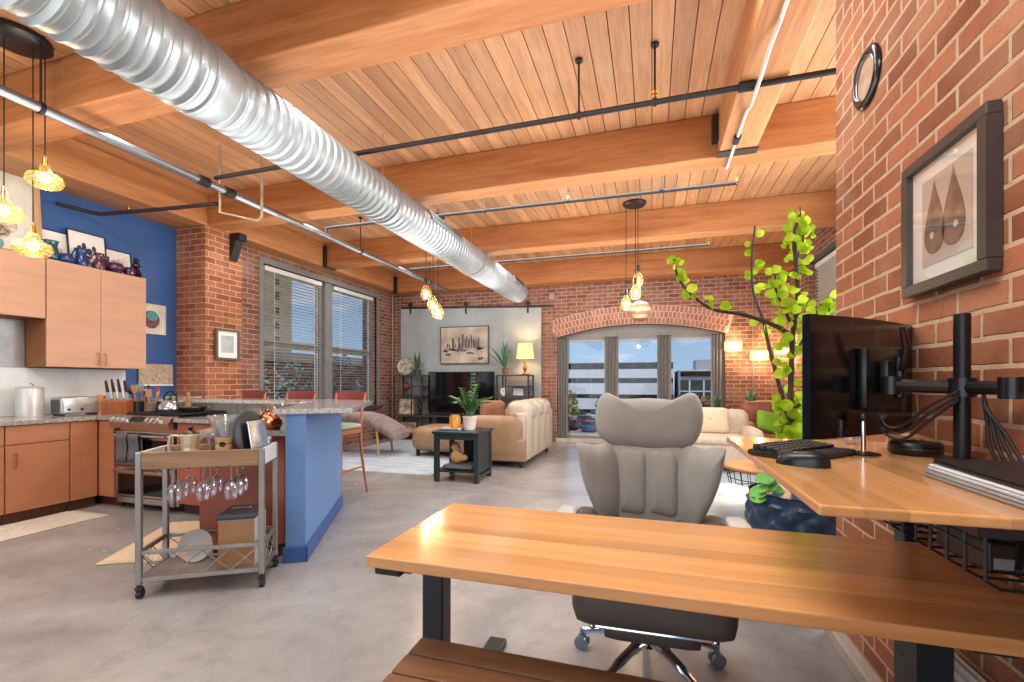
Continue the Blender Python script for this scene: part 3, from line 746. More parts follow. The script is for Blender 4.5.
# glass kettle with a bow handle and a squat jar on the cooktop
t = thing('tea_kettle', 'silver tea kettle with arched black handle on the cooktop', 'kettle', (-4.86, 3.53, .948))
m = MB(); m.lathe([(.01, 0), (.09, 0), (.105, .02), (.1, .06), (.07, .1), (.04, .112), (.01, .114)], seg=28); m.build('body', mat('kettle_steel', (196, 198, 200), .18, .8), t)
m = MB(); m.sphere((0, 0, .12), .018, seg=12, rings=8); m.build('lid_knob', BLACKP, t)
m = MB(); m.tube(spline([(-.09, 0, .07), (-.085, 0, .15), (0, 0, .205), (.085, 0, .15), (.09, 0, .07)], 6), .009, 8); m.build('handle', BLACKP, t)
m = MB(); m.tube([(.09, 0, .05), (.13, 0, .09), (.145, 0, .1)], [.02, .014, .011], 10); m.build('spout', mat('kettle_steel', (196, 198, 200), .18, .8), t)
t = thing('oil_bottle', 'clear bottle with yellow contents beside the tea kettle', 'bottle', (-4.70, 3.60, .948))
m = MB(); m.lathe([(.005, 0), (.03, 0), (.032, .01), (.032, .1), (.012, .13), (.012, .17), (.005, .17)], seg=18); m.build('glass_body', glass('oil_glass', (232, 196, 110), body=.35), t); MB().cyl((0, 0, .17), (0, 0, .19), .014, seg=12).build('stopper', mat('cork', (190, 150, 100), .8), t)
t = thing('flower_pot', 'small white pot of green sprigs behind the tea kettle', 'plant', (-4.98, 3.62, .948))
m = MB(); m.lathe([(.005, 0), (.035, 0), (.045, .08), (.038, .08), (.03, .01), (.005, .01)], seg=18); m.build('pot', WHITE, t)
m = MB()
for k in range(14):
    a = k * 2.4; m.sphere((.03 * math.cos(a), .03 * math.sin(a), .1 + .012 * (k % 4)), .02, (1, 1, .6), 8, 5)
m.build('foliage', mat('fresh_green', (150, 172, 84), .6, var=.2), t)
t = thing('frying_pan', 'black frying pan on the rear burner nearest the bar', 'pan', (-4.47, 3.47, .948))
m = MB(); m.lathe([(.005, 0), (.1, 0), (.125, .045), (.12, .045), (.097, .006), (.005, .006)], seg=28); m.build('pan_body', mat('pan_black', (28, 28, 30), .35), t)
m = MB(); m.tube([(.12, 0, .035), (.2, -.03, .055), (.29, -.06, .06)], [.012, .011, .013], 8); m.build('handle', BLACKP, t)
t = thing('copper_kettle', 'copper kettle on the bar wing countertop', 'kettle', Vector((-2.669, 2.643, .908)))
CU = mat('copper', (206, 116, 78), .22, 1.0, var=.08)
m = MB(); m.lathe([(.01, 0), (.075, 0), (.095, .03), (.092, .06), (.06, .1), (.035, .11), (.01, .112)], seg=28); m.build('body', CU, t)
m = MB(); m.tube(spline([(-.085, -.02, .03), (-.12, -.03, .07), (-.15, -.04, .10), (-.175, -.045, .1)], 5), [.017] * 5 + [.012] * 6 + [.01] * 5, 10); m.build('spout', CU, t)
m = MB(); m.lathe([(.036, 0), (.03, .012), (.008, .016), (.012, .03), (.004, .036)], (0, 0, .108), 20); m.build('lid', CU, t)
m = MB(); m.tube(spline([(-.06, 0, .09), (-.06, 0, .15), (0, 0, .18), (.06, 0, .15), (.06, 0, .09)], 5), .007, 8); m.build('handle', BRASS, t)
t = thing('faucet', 'chrome kitchen faucet against the bar wall', 'faucet', Vector((-3.02, 3.36, .908)), WR)
m = MB(); m.cyl((0, 0, 0), (0, 0, .05), .026, .02, 16); m.build('base', CHROME, t)
m = MB(); m.tube(spline([(0, 0, .04), (0, 0, .13), (-.03, 0, .165), (-.12, 0, .165), (-.16, 0, .13)], 6), .012, 10); m.build('spout', CHROME, t)
m = MB(); m.tube([(0, 0, .1), (.02, -.07, .13)], [.009, .007], 8); m.build('handle', CHROME, t)

# --- things on top of the wall cabinets and on the blue wall
FRB = mat('black_frame', (24, 22, 22), .4); FRW = wood('pale_frame', (188, 150, 104), (206, 170, 124), 'Z', .5)
def framed(name, label, w, h, loc, rotz, tilt, fm, fw=.012, matw=.0, depth=.02, art=None, mount=None):
    """picture in local XZ plane facing -Y; tilt leans the top back"""
    t = thing(name, label, 'picture', loc, rotz); t.rotation_euler = (-tilt, 0, rotz)
    m = MB(); m.box(0, w, -depth, 0, 0, fw); m.box(0, w, -depth, 0, h - fw, h); m.box(0, fw, -depth, 0, fw, h - fw); m.box(w - fw, w, -depth, 0, fw, h - fw); m.build('frame', fm, t, smooth=0)
    MB().box(fw * .9, w - fw * .9, -depth * .4, -.001, fw * .9, h - fw * .9).build('sheet', mount or PAPER, t, smooth=0)
    if art: art(t, w, h, fw, -depth * .4 - .0015)
    return t
def art_of(col, shapes):
    def f(t, w, h, fw, y):
        m = MB()
        for (cx_, cz_, r, sx, sz) in shapes: m.slab(circle_pts(cx_ * w, cz_ * h, r * h, 18, sx, sz), y, y + .001)
        m.build('drawing', mat('ink_%d_%d_%d' % col, col, .7, var=.25, scale=30), t, smooth=0)
    return f
UZ = 2.486
# faces +X on the blue wall => rotz = +90deg, local x runs towards +Y
framed('framed_painting', 'large pale painting in a wooden frame at the photo edge above the cabinets', 1.08, .96, (-5.98, 1.96, UZ), PI / 2, .09, FRW, .05, depth=.035,
       art=art_of((196, 178, 160), [(.62, .22, .10, 1.8, .9), (.75, .3, .08, 1.2, 1), (.3, .4, .12, 2, .8), (.55, .62, .05, 1.5, 1)]), mount=mat('painting_ground', (216, 212, 200), .7, var=.08, scale=4))
framed('framed_print', 'low framed print behind the turquoise vases on the wall cabinet', .30, .36, (-6.0, 3.02, UZ), PI / 2, .12, FRB, .008, art=art_of((214, 170, 150), [(.5, .45, .12, 1.4, 1), (.4, .6, .08, 1, 1)]))
framed('framed_print', 'black-framed ink drawing, tallest of the three on the wall cabinet', .36, .42, (-5.97, 3.26, UZ), PI / 2, .12, FRB, .009,
       art=art_of((58, 60, 70), [(.3, .55, .05, 1, 1.6), (.42, .62, .05, 1, 2), (.55, .5, .06, 1.2, 1.6), (.68, .6, .05, 1, 1.7), (.5, .35, .05, 2, .8), (.78, .45, .04, 1, 1.4)]))
framed('framed_print', 'small framed print nearest the brick pier on the wall cabinet', .30, .31, (-6.0, 3.60, UZ), PI / 2, .12, FRB, .008, art=art_of((206, 176, 170), [(.45, .5, .14, 1.3, 1), (.6, .6, .1, 1, 1)]))
framed('small_painting', 'small square painting of a colourful round shape on the blue wall', .30, .38, (-6.085, 4.05, 1.86), PI / 2, 0, mat('cream_edge', (226, 216, 196), .6), .01, depth=.02,
       art=art_of((120, 78, 84), [(.42, .48, .30, .9, 1.0)]), mount=mat('cream_ground', (226, 218, 198), .7))
o = MB().slab(circle_pts(4.19, 2.09, .062, 20, 1.1, 1), -6.0745, -6.073, 'YZ') ; o = o.build('teal_patch', mat('teal_ink', (86, 158, 160), .6, var=.2, scale=40), smooth=0)
for ob in bpy.data.objects:
    if ob.name == 'small_painting': o.parent = ob; o.matrix_parent_inverse = (Matrix.Translation(ob.location) @ ob.rotation_euler.to_matrix().to_4x4()).inverted()
def vase(label, y, prof, mt, x=-5.86, neck=None, handles=False):
    t = thing('glass_vase', label, 'vase', (x, y, UZ), 0, 'glass vases on the wall cabinet')
    m = MB(); m.lathe(prof, seg=24); m.build('glass_body', mt, t, smooth=60)
    m = MB(); r, z = prof[-1]; m.torus((0, 0, z), max(r, .012), .004, seg=20, sub=6); m.build('lip', mt, t)
    if handles:
        m = MB(); m.tube(spline([(0, -prof[2][0] * .9, prof[2][1]), (0, -prof[2][0] * 1.5, prof[2][1] * 1.6), (0, -prof[-1][0], prof[-1][1] * .93)], 5), .007, 8); m.build('handle', mt, t)
TEAL = glass('teal_glass', (40, 140, 170), refl=.2, rim=.6, body=.45); BLUEG = glass('blue_glass', (28, 104, 186), refl=.2, rim=.6, body=.5)
PURP = glass('purple_glass', (120, 46, 122), refl=.2, rim=.6, body=.5); MAUV = glass('mauve_glass', (150, 84, 110), refl=.2, rim=.6, body=.4); DKP = glass('dark_plum_glass', (58, 28, 62), refl=.2, rim=.6, body=.7)
vase('wide turquoise glass jug on the wall cabinet, nearest the painting', 3.05, [(.03, 0), (.06, .005), (.075, .05), (.06, .11), (.05, .15), (.062, .2)], TEAL, -5.86, handles=True)
vase('low deep blue glass bowl-vase between the jugs', 3.16, [(.03, 0), (.055, .004), (.068, .035), (.05, .07), (.045, .09)], BLUEG, -5.82)
vase('blue glass jug with handle in front of the ink drawing', 3.31, [(.03, 0), (.05, .005), (.062, .05), (.05, .1), (.042, .15), (.055, .19)], BLUEG, -5.86, handles=True)
vase('mauve glass ring-necked jug beside the blue jug', 3.465, [(.03, 0), (.055, .005), (.066, .05), (.045, .1), (.03, .14), (.045, .18)], MAUV, -5.84, handles=True)
vase('low purple glass bowl in front of the small print', 3.60, [(.03, 0), (.06, .005), (.078, .05), (.07, .09), (.06, .1)], PURP, -5.80)
vase('rose glass flask behind the low purple bowl', 3.60, [(.03, 0), (.05, .01), (.06, .07), (.03, .12), (.025, .19)], MAUV, -5.95)
vase('second purple glass bowl, right of the low purple bowl', 3.745, [(.03, 0), (.05, .005), (.06, .045), (.05, .08), (.045, .085)], PURP, -5.80)
t = thing('figurine', 'dark plum glass figure at the end of the wall cabinet', 'figurine', (-5.84, 3.84, UZ))
m = MB(); m.lathe([(.03, 0), (.05, .005), (.058, .04), (.035, .09), (.022, .11), (.04, .13), (.042, .15), (.02, .18)], seg=22); m.build('body', DKP, t)
m = MB(); m.sphere((0, 0, .2), .03, seg=14, rings=9); m.build('stopper', DKP, t)
t = thing('potted_plant', 'small green plant in a blue pot before the large pale painting', 'plant', (-5.86, 2.62, UZ))
m = MB(); m.lathe([(.01, 0), (.05, 0), (.075, .06), (.07, .1), (.06, .1), (.05, .02), (.01, .02)], seg=22); m.build('pot', mat('blue_pot', (130, 170, 178), .4), t)
m = MB()
for k in range(26):
    a = k * 2.399; r = .03 + .05 * (k % 5) / 5; m.tube([(0, 0, .09), (r * .6 * math.cos(a), r * .6 * math.sin(a), .15), (r * 1.5 * math.cos(a), r * 1.5 * math.sin(a), .15 + .03 * (k % 3))], [.006, .012, .002], 5)
m.build('leaves', mat('plant_green', (70, 112, 58), .5, var=.2), t)
t = thing('woven_board', 'tan woven panel hung on the blue wall beside the brick pier', 'board', (-6.086, 4.02, 1.2))  # tan textured board fixed flat to the wall
MB().box(0, .025, 0, .42, 0, .28, .005, 1).build('panel', mat('tan_weave', (186, 166, 140), .8, var=.2, scale=60, bump=.3), t, smooth=0); MB().box(.024, .028, .0, .42, .0, .02).build('edge_strip', WHITE, t, smooth=0)
# mats on the floor
t = thing('kitchen_runner', 'cream fringed runner rug before the left cabinets', 'rug', (0, 0, 0))
RUN = mat('cream_runner', (214, 204, 188), .9, var=.06, scale=40, bump=.3)
q = [atZ(4, 548, 0), atZ(102, 517, 0)]
MB().box(-5.36, -4.86, 1.6, 2.92, .001, .012, .003, 1).build('weave', RUN, t, smooth=0)
for ye in (1.6, 2.92):
    m = MB()
    for k in range(24): m.box(-5.355 + k * .0208, -5.345 + k * .0208, ye - (.05 if ye < 2 else 0), ye + (0 if ye < 2 else .05), .001, .006)
    o = m.build('fringe', RUN, t, smooth=0)
t = thing('kitchen_mat', 'tan floor mat behind the glass cart along the bar wing', 'rug', (-3.62, 2.12, 0), WR)
MB().box(.0, .46, .0, .95, .001, .012, .004, 1).build('mat_body', mat('tan_mat', (206, 180, 148), .85, var=.05, scale=50), t, smooth=0); MB().box(.03, .43, .03, .92, .0121, .0135).build('inner_field', mat('tan_mat_field', (214, 190, 158), .85, var=.05, scale=50), t, smooth=0)
# ================================================================= duct and pipes
DUCTM = mat('galvanised_duct', (158, 165, 168), .4, .62, var=.05, scale=5)
DX, DZ, DR = -2.53, 3.02, .2
du = thing('spiral_duct', 'round galvanised spiral duct running the length of the ceiling', 'duct', (DX, 0, DZ))
def duct_piece(name, y0, y1, R, pitch=.046, par=du):
    m = MB(); n = int((y1 - y0) / pitch * 8); seg = 48; vs = []; fs = []
    k_ = 1.0 if R > DR + .005 else .75
    prof = tuple(v * k_ for v in (0, .001, .001, 0, -.006, .0, .009, .009))
    for i in range(n + 1):
        y = y0 + (y1 - y0) * i / n
        for k in range(seg):
            t = 2 * PI * k / seg; r = R + prof[i % 8]
            vs.append((r * math.cos(t), y + pitch * k / seg * 0, r * math.sin(t)))
    for i in range(n):
        for k in range(seg):
            j = (k + 1) % seg; fs.append((i * seg + k, i * seg + j, (i + 1) * seg + j, (i + 1) * seg + k))
    m.add(vs, fs); return m.build(name, DUCTM, par, smooth=18)
duct_piece('wide_duct_section', -3.6, 2.02, DR + .012, .10)
duct_piece('duct_section', 2.02, 8.62, DR, .08)
m = MB(); m.lathe([(DR + .012, -.07), (DR + .02, -.06), (DR + .02, 0), (DR + .016, .02), (DR + .004, .09), (DR, .1)], (0, 2.02, 0), 48, (0, 1, 0)); m.build('joint_collar', DUCTM, du)
m = MB(); m.lathe([(.02, 0), (DR - .03, 0), (DR + .006, -.012), (DR + .006, .02), (DR - .02, .03), (.02, .03)], (0, 8.6, 0), 48, (0, 1, 0)); m.build('end_cap', DUCTM, du)
for y0, y1 in ((4.55, 5.4), (7.75, 8.35)):
    m = MB(); m.M = Matrix.Rotation(-math.radians(24), 4, 'Y')
    m.box(DR - .005, DR + .02, y0, y1, -.06, .06, .004, 1)
    r = m.build('register', mat('register_grey', (150, 152, 152), .4, .6), du, smooth=0)
    m = MB(); m.M = Matrix.Rotation(-math.radians(24), 4, 'Y')
    for k in range(5): m.box(DR + .02, DR + .024, y0 + .02, y1 - .02, -.045 + k * .02, -.033 + k * .02)
    m.build('louver', DGREY, r, smooth=0)
for y in (1.5, 3.9, 6.2, 8.1):
    m = MB(); m.lathe([(DR + .012, -.012), (DR + .016, -.012), (DR + .016, .012), (DR + .012, .012)], (0, y, 0), 40, (0, 1, 0)); m.cyl((0, y, DR + .01), (0, y, .672), .003, seg=6)
    m.build('hanger_strap', mat('strap_steel', (170, 172, 172), .4, .8), du)

PIPE = mat('pipe_steel', (150, 156, 164), .3, .85, var=.06)
PIPED = mat('pipe_black', (20, 18, 18), .6, .0, var=.08)
def pipe(name, label, pts, r, mt, rods=(), heads=(), rod_mat=None, clamps=()):
    p = thing(name, label, 'pipe', pts[0]); o = Vector(pts[0])
    m = MB(); m.tube([Vector(q) - o for q in pts], r, 12); m.build('pipe_run', mt, p, smooth=60)
    for q in rods:
        q = Vector(q) - o; m = MB(); m.cyl(q + Vector((0, 0, -r - .004)), (q.x, q.y, 3.70 - o.z), .0075, seg=8)
        m.lathe([(r + .004, -.012), (r + .009, -.012), (r + .009, .012), (r + .004, .012)], q, 16, Vector(pts[1]) - Vector(pts[0]))
        m.cyl((q.x, q.y, 3.695 - o.z), (q.x, q.y, 3.68 - o.z), .03, seg=10)
        m.build('hanger_rod', rod_mat or PIPED, p)
    for q in heads:
        q = Vector(q) - o; m = MB(); m.cyl(q, q + Vector((0, 0, .06)), .012, seg=8); m.cyl(q + Vector((0, 0, .06)), q + Vector((0, 0, .07)), .022, .006, seg=10); m.cyl(q + Vector((0, 0, .03)), q + Vector((0, 0, .04)), .02, seg=8)
        m.build('sprinkler_head', BRASS, p)
    for q in clamps:
        q = Vector(q) - o; m = MB(); m.lathe([(r, -.05), (r + .014, -.05), (r + .014, .05), (r, .05)], q, 14, Vector(pts[1]) - Vector(pts[0])); m.build('coupling', PIPED, p)
    return p
PX, PZ = -4.14, 3.19
pipe('main_pipe', 'long grey steel sprinkler main running lengthwise over the kitchen', [(PX, -3, PZ), (PX, 8.85, PZ)], .036, PIPE, [(PX, y, PZ) for y in (2.1, 5.8, 8.0)], clamps=[(PX, 3.32, PZ), (PX, 3.6, PZ)])
pipe('branch_pipe', 'black sprinkler branch pipe crossing the widest plank bay nearest the camera', [(PX, 3.45, 3.274), (2.3, 3.45, 3.274)], .02, PIPED, [(x, 3.45, 3.274) for x in (-.53, .02)], [(.02, 3.45, 3.29)], clamps=[(.62, 3.45, 3.274)])
pipe('branch_pipe', 'black sprinkler branch pipe between the second and third cross beams', [(PX, 5.06, 3.19), (PX, 5.06, 3.3), (PX + .12, 5.06, 3.3), (.82, 5.06, 3.26)], .019, PIPED, [(x, 5.06, 3.28) for x in (-1.9, -.9, .1)], [(.82, 5.06, 3.26), (-.9, 5.06, 3.28)])
pipe('branch_pipe', 'black sprinkler branch pipe in the farthest plank bay', [(PX, 7.25, 3.19), (PX, 7.25, 3.27), (.8, 7.25, 3.27)], .018, PIPED, [(x, 7.25, 3.27) for x in (-2.2, -.6)], [(.8, 7.25, 3.27)])
# drops near the brick pier
a = Vector((PX, 3.5, PZ))
pipe('sprinkler_arm', 'black sprinkler arm reaching over the blue kitchen wall', [(PX - .08, 3.53, 3.06), (-4.9, 3.52, 3.08), (-5.88, 3.50, 3.12), (-5.93, 3.42, 3.125), (-5.96, 3.15, 3.12)], .02, PIPED, [], [(-5.45, 3.51, 3.10)])
pipe('drop_pipe', 'pale drop pipe with elbows hanging under the steel main', [(-4.21, 3.56, 3.66), (-4.21, 3.56, 2.98), (-3.93, 3.75, 2.93), (-3.9, 3.78, 2.98), (-3.9, 3.78, 3.66)], .014, mat('pipe_pale', (168, 150, 128), .5, .3), [])
pipe('white_conduit', 'white pipe fixed beneath the lengthwise beam beside the brick wall', [(.69, -3, 3.286), (.69, 2.9, 3.286), (.675, 3.05, 3.255), (.675, 3.3, 3.228), (.675, 3.6, 3.228), (.68, 3.8, 3.286), (.68, 4.74, 3.286)], .013, mat('pale_pipe_paint', (196, 192, 184), .5), [], [], clamps=[(.69, 1.2, 3.286), (.69, 2.5, 3.286), (.68, 4.2, 3.286)])

# ================================================================= pendant lamps
AMBER = glass('amber_glass', (255, 244, 214), refl=.1, rim=.4, body=.06)
CLEARG = glass('clear_glass', (255, 250, 240), refl=.1, rim=.55)
BULB = emit('bulb_glow', (255, 222, 160), 6)
WIRE = mat('gold_wire', (226, 184, 104), .3, 1.0)
CORDM = mat('lamp_cord', (22, 20, 20), .7)
def pendant_shade_cage(par, p, s=1.0):
    sh = MB(); prof = [(.03, .125), (.038, .09), (.06, .055), (.115, .03), (.132, -.02), (.11, -.065), (.07, -.075)]
    prof = [(r * s, z * s) for r, z in prof]
    sh.lathe(prof[:-1] + [(.108 * s, -.062 * s), (.128 * s, -.02 * s), (.112 * s, .027 * s), (.058 * s, .052 * s)], p, 28); o = sh.build('lamp_shade', AMBER, par, smooth=60)
    w = MB()
    for r, z in [(.06, .055), (.117, .03), (.134, -.02), (.12, -.05), (.09, -.072)]: w.torus(Vector(p) + Vector((0, 0, z * s)), (r + .002) * s, .0022, seg=28, sub=5)
    for k in range(12):
        t = 2 * PI * k / 12
        w.tube([Vector(p) + Vector((r * s * 1.015 * math.cos(t), r * s * 1.015 * math.sin(t), z * s)) for r, z in [(.03, .125), (.038, .09), (.06, .055), (.117, .03), (.134, -.02), (.11, -.065), (.08, -.075)]], .0018, 5)
    w.build('wire_cage', WIRE, o)
    m = MB(); m.cyl(Vector(p) + Vector((0, 0, .12 * s)), Vector(p) + Vector((0, 0, .2 * s)), .022 * s, .016 * s, 14); m.build('socket', BRASS, par)
    m = MB(); m.sphere(Vector(p) + Vector((0, 0, .01)), .042 * s, (1, 1, 1.25), 14, 8); m.build('bulb', BULB, par)
kp = thing('pendant_light', 'cluster of three gold cage pendant lamps over the kitchen floor', 'lamp', (-4.30, 2.05, 3.70))
m = MB(); m.lathe([(.01, -.055), (.15, -.055), (.185, -.035), (.185, 0), (.01, 0)], (0, 0, 0), 36); m.build('canopy', BLACKP, kp)
O = Vector((-4.30, 2.05, 3.70))
for px, py, d in ((45, 179, 3.38), (4, 211, 3.18), (33, 247, 3.30)):
    p = atD(px, py, d) - O
    t = MB(); q = Vector((p.x * .35, p.y * .35, -.05)) if False else Vector((p.x, p.y, -.055)); t.cyl(p + Vector((0, 0, .18)), (p.x, p.y, -.03), .0045, seg=6); t.build('cord', CORDM, kp)
    pendant_shade_cage(kp, p, .8)
    point_light('pendant_glow', p + Vector((0, 0, -.11)), 10, (1, .74, .42), .04, kp)

def pendant_shade_drop(par, p, s):
    pr = [(.02, .16), (.03, .13), (.07, .06), (.085, 0), (.07, -.055), (.045, -.08)]
    m = MB(); m.lathe([(r * s, z * s) for r, z in pr] + [((r - .004) * s, z * s) for r, z in pr[::-1]], p, 24); m.build('lamp_shade', AMBER, par, smooth=60)
    m = MB(); m.cyl(Vector(p) + Vector((0, 0, .13 * s)), Vector(p) + Vector((0, 0, .24 * s)), .022 * s, seg=12); m.build('socket', BLACKP, par)
    m = MB(); m.sphere(Vector(p), .042 * s, (1, 1, 1.35), 14, 8); m.build('bulb', BULB, par)
def bulb_cluster(label, canopy, spots, s, d_canopy):
    t = thing('pendant_light', label, 'lamp', canopy); O = Vector(canopy)
    m = MB(); m.lathe([(.01, -.04), (.13, -.04), (.155, -.02), (.155, 0), (.01, 0)], (0, 0, 0), 32); m.build('canopy', BLACKP, t)
    for px, py, d in spots:
        p = atD(px, py, d) - O
        m = MB(); m.cyl(p + Vector((0, 0, .2 * s)), (p.x, p.y, -.02), .005, seg=6); m.build('cord', CORDM, t)
        pendant_shade_drop(t, p, s)
        point_light('pendant_glow', p + Vector((0, 0, -.12)), 8, (1, .74, .42), .04, t)
    return t
bulb_cluster('cluster of three amber drop pendants hanging beyond the duct by the grey panel', (-3.08, 6.1, 3.70), ((426, 294, 6.62), (433, 306, 6.5), (438, 313, 6.4)), .98, 6.5)
bulb_cluster('cluster of three amber bulb pendants hanging before the far arched window', (-.23, 6.45, 3.70), ((638, 281, 6.30), (635.5, 294, 6.18), (626, 305, 6.32)), .92, 6.3)
g = thing('hanging_globe', 'striped peach and cream globe hanging before the brick arch', 'ornament', atD(640, 311, 6.75))
m = MB(); m.sphere((0, 0, 0), .16, (1, 1, .98), 28, 18)
gm, nt, b, o_ = new_mat('striped_globe'); L = nt.links.new
tc = N(nt, 'ShaderNodeTexCoord'); sp = N(nt, 'ShaderNodeSeparateXYZ'); L(tc.outputs['Object'], sp.inputs[0])
st = math_n(nt, 'GREATER_THAN', math_n(nt, 'SINE', math_n(nt, 'MULTIPLY_ADD', sp.outputs[2], 62, 1.0)), .1)
L(mixcol(nt, st, lin((176, 104, 80)), lin((178, 172, 160))), b.inputs['Base Color']); b.inputs['Roughness'].default_value = .3
m.build('globe', gm, g); p = g.location
m = MB(); m.cyl((0, 0, .155), (0, 0, 3.3 - p.z), .003, seg=6); m.build('cord', CORDM, g)
# ================================================================= bar cart and what stands on it
CW = wood('cart_wood', (132, 100, 72), (170, 134, 98), 'X', .6, 1.1)
CM = mat('cart_metal', (150, 144, 138), .35, .7, var=.06)
CO = Vector((-2.825, 1.85, 0)); CR = math.radians(31)
CRM = Matrix.Rotation(CR, 3, 'Z')
def on_cart(x, y, z): return CO + CRM @ Vector((x, y, z))
CL, CD = .67, .34
t = thing('bar_cart', 'rolling metal and wood bar cart with hanging wine glasses', 'cart', CO, CR)
for x in (0, CL - .03):
    for y in (0, CD - .03): MB().box(x, x + .03, y, y + .03, .085, .845, .003, 1).build('leg', CM, t, smooth=0)
m = MB(); m.box(.03, CL - .03, .002, .02, .745, .845, .003, 1); m.build('front_board', CW, t, smooth=0)
m = MB(); m.box(.03, CL - .03, CD - .02, CD - .002, .745, .845, .003, 1); m.build('back_board', CW, t, smooth=0)
WHB = mat('cart_side_board', (196, 200, 200), .4, var=.04)
m = MB(); m.box(.002, .02, .03, CD - .03, .745, .845, .003, 1); m.build('side_board', WHB, t, smooth=0)
m = MB(); m.box(CL - .02, CL - .002, .03, CD - .03, .745, .845, .003, 1); m.build('side_board', WHB, t, smooth=0)
MB().box(.02, CL - .02, .02, CD - .02, .745, .757).build('tray', mat('tray_dark', (58, 50, 46), .35), t, smooth=0)
MB().box(.01, CL - .01, .01, CD - .01, .105, .117).build('shelf', mat('shelf_board', (138, 128, 120), .4, var=.06), t, smooth=0)
for z in (.10, .255):
    for nm, b in (('front_rail', (.03, CL - .03, .004, .022)), ('back_rail', (.03, CL - .03, CD - .022, CD - .004)), ('side_rail', (.004, .022, .03, CD - .03)), ('side_rail', (CL - .022, CL - .004, .03, CD - .03))):
        MB().box(*b, z, z + .024, .002, 1).build(nm, CM, t, smooth=0)
def lattice(p, q, n):
    m = MB(); p, q = Vector(p), Vector(q)
    for k in range(n):
        a = p.lerp(q, k / n); b = p.lerp(q, (k + 1) / n)
        m.cyl((a.x, a.y, .124), (b.x, b.y, .256), .0032, seg=6); m.cyl((a.x, a.y, .256), (b.x, b.y, .124), .0032, seg=6)
    m.build('lattice', CM, t)
lattice((.03, .012, 0), (CL - .03, .012, 0), 4); lattice((.03, CD - .012, 0), (CL - .03, CD - .012, 0), 4)
lattice((.012, .03, 0), (.012, CD - .03, 0), 2); lattice((CL - .012, .03, 0), (CL - .012, CD - .03, 0), 2)
for x in (.015, CL - .015):
    for y in (.015, CD - .015):
        m = MB(); m.cyl((x, y, .085), (x, y, .07), .012, seg=10); m.box(x - .018, x + .018, y - .016, y + .016, .05, .072, .004, 1); c = m.build('caster', BLACKP, t, smooth=0)
        m = MB(); m.cyl((x - .012, y + .012, .028), (x + .012, y + .012, .028), .028, seg=18); m.build('wheel', mat('caster_rubber', (30, 32, 38), .5), c)
for k in range(4):
    x = .10 + .15 * k
    m = MB(); m.tube([(x, .03, .735), (x, CD - .03, .735)], .004, 6); m.tube([(x, .03, .735), (x, .03, .747)], .004, 6); m.tube([(x, CD - .03, .735), (x, CD - .03, .747)], .004, 6); m.build('glass_rail', CHROME, t)
WG = glass('wine_glass', (250, 250, 252), refl=.12, rim=.85, rough=.02)
def glass_proto():
    g = thing('wine_glass', 'x', 'glass')
    m = MB(); m.lathe([(.034, .0), (.034, -.003), (.006, -.008), (.004, -.012)], seg=20); m.build('foot', WG, g)
    m = MB(); m.cyl((0, 0, -.011), (0, 0, -.088), .004, seg=10); m.build('stem', WG, g)
    m = MB(); m.lathe([(.004, -.086), (.02, -.095), (.036, -.125), (.039, -.15), (.031, -.2), (.0295, -.2), (.0375, -.15), (.0345, -.126), (.018, -.097), (.003, -.09)], seg=22); m.build('bowl', WG, g, smooth=60)
    return g
gp = None
rown = ['front', 'middle', 'back']; coln = ['left', 'centre', 'right']
for i in range(3):
    for j in range(3):
        lab = 'clear wine glass hanging upside down under the cart, %s lane, %s of it' % (coln[i], ('nearest end', 'middle', 'far end')[j])
        loc = on_cart(.175 + .15 * i, .06 + .105 * j, .742)
        if gp is None: gp = glass_proto(); gp.location = loc; gp['label'] = lab; gp['group'] = 'wine glasses under the cart'
        else: dup(gp, loc, 0, lab, 'wine glasses under the cart')
t = thing('moka_pot', 'cream metal coffee pot with black knob on the cart', 'coffee pot', on_cart(.225, .14, .758), CR)
CRM_ = mat('cream_metal', (222, 206, 176), .28, .35, var=.03)
m = MB(); m.lathe([(.01, 0), (.062, 0), (.062, .02), (.044, .085), (.044, .095), (.058, .17), (.05, .175), (.01, .175)], seg=10); m.build('body', CRM_, t, smooth=20)
m = MB(); m.lathe([(.052, 0), (.03, .018), (.006, .024)], (0, 0, .175), 20); m.sphere((0, 0, .21), .014, seg=12, rings=8); m.build('lid', BLACKP, t)
m = MB(); m.tube(spline([(-.05, 0, .16), (-.1, 0, .165), (-.115, 0, .12), (-.11, 0, .04)], 5), .008, 8); m.build('handle', mat('cream_handle', (214, 192, 158), .5), t)
m = MB(); m.add([(.045, -.015, .17), (.045, .015, .17), (.085, 0, .172), (.05, 0, .12)], [(0, 1, 2), (0, 2, 3), (1, 3, 2), (0, 3, 1)]); m.build('spout', CRM_, t)
t = thing('glass_tumbler', 'clear tumbler beside the cream coffee pot', 'glass', on_cart(.315, .255, .758))
m = MB(); m.lathe([(.01, .004), (.036, 0), (.042, .15), (.039, .15), (.033, .008), (.01, .008)], seg=20); m.build('glass_body', WG, t, smooth=60); MB().torus((0, 0, .15), .0405, .002, seg=20, sub=6).build('rim', WG, t)
t = thing('coffee_carafe', 'hourglass coffee carafe with wooden collar on the cart', 'carafe', on_cart(.415, .15, .758), CR)
CHG = glass('carafe_glass', (236, 240, 240), refl=.2, rim=.9, body=.12)
m = MB(); m.lathe([(.01, 0), (.065, 0), (.07, .02), (.048, .08), (.044, .115), (.05, .15), (.1, .285), (.097, .285), (.046, .15), (.040, .115), (.044, .082), (.064, .02), (.01, .005)], seg=28); m.build('glass_body', CHG, t, smooth=60)
CWD = wood('collar_wood', (206, 156, 98), (226, 182, 126), 'Z', .4, 1.5)
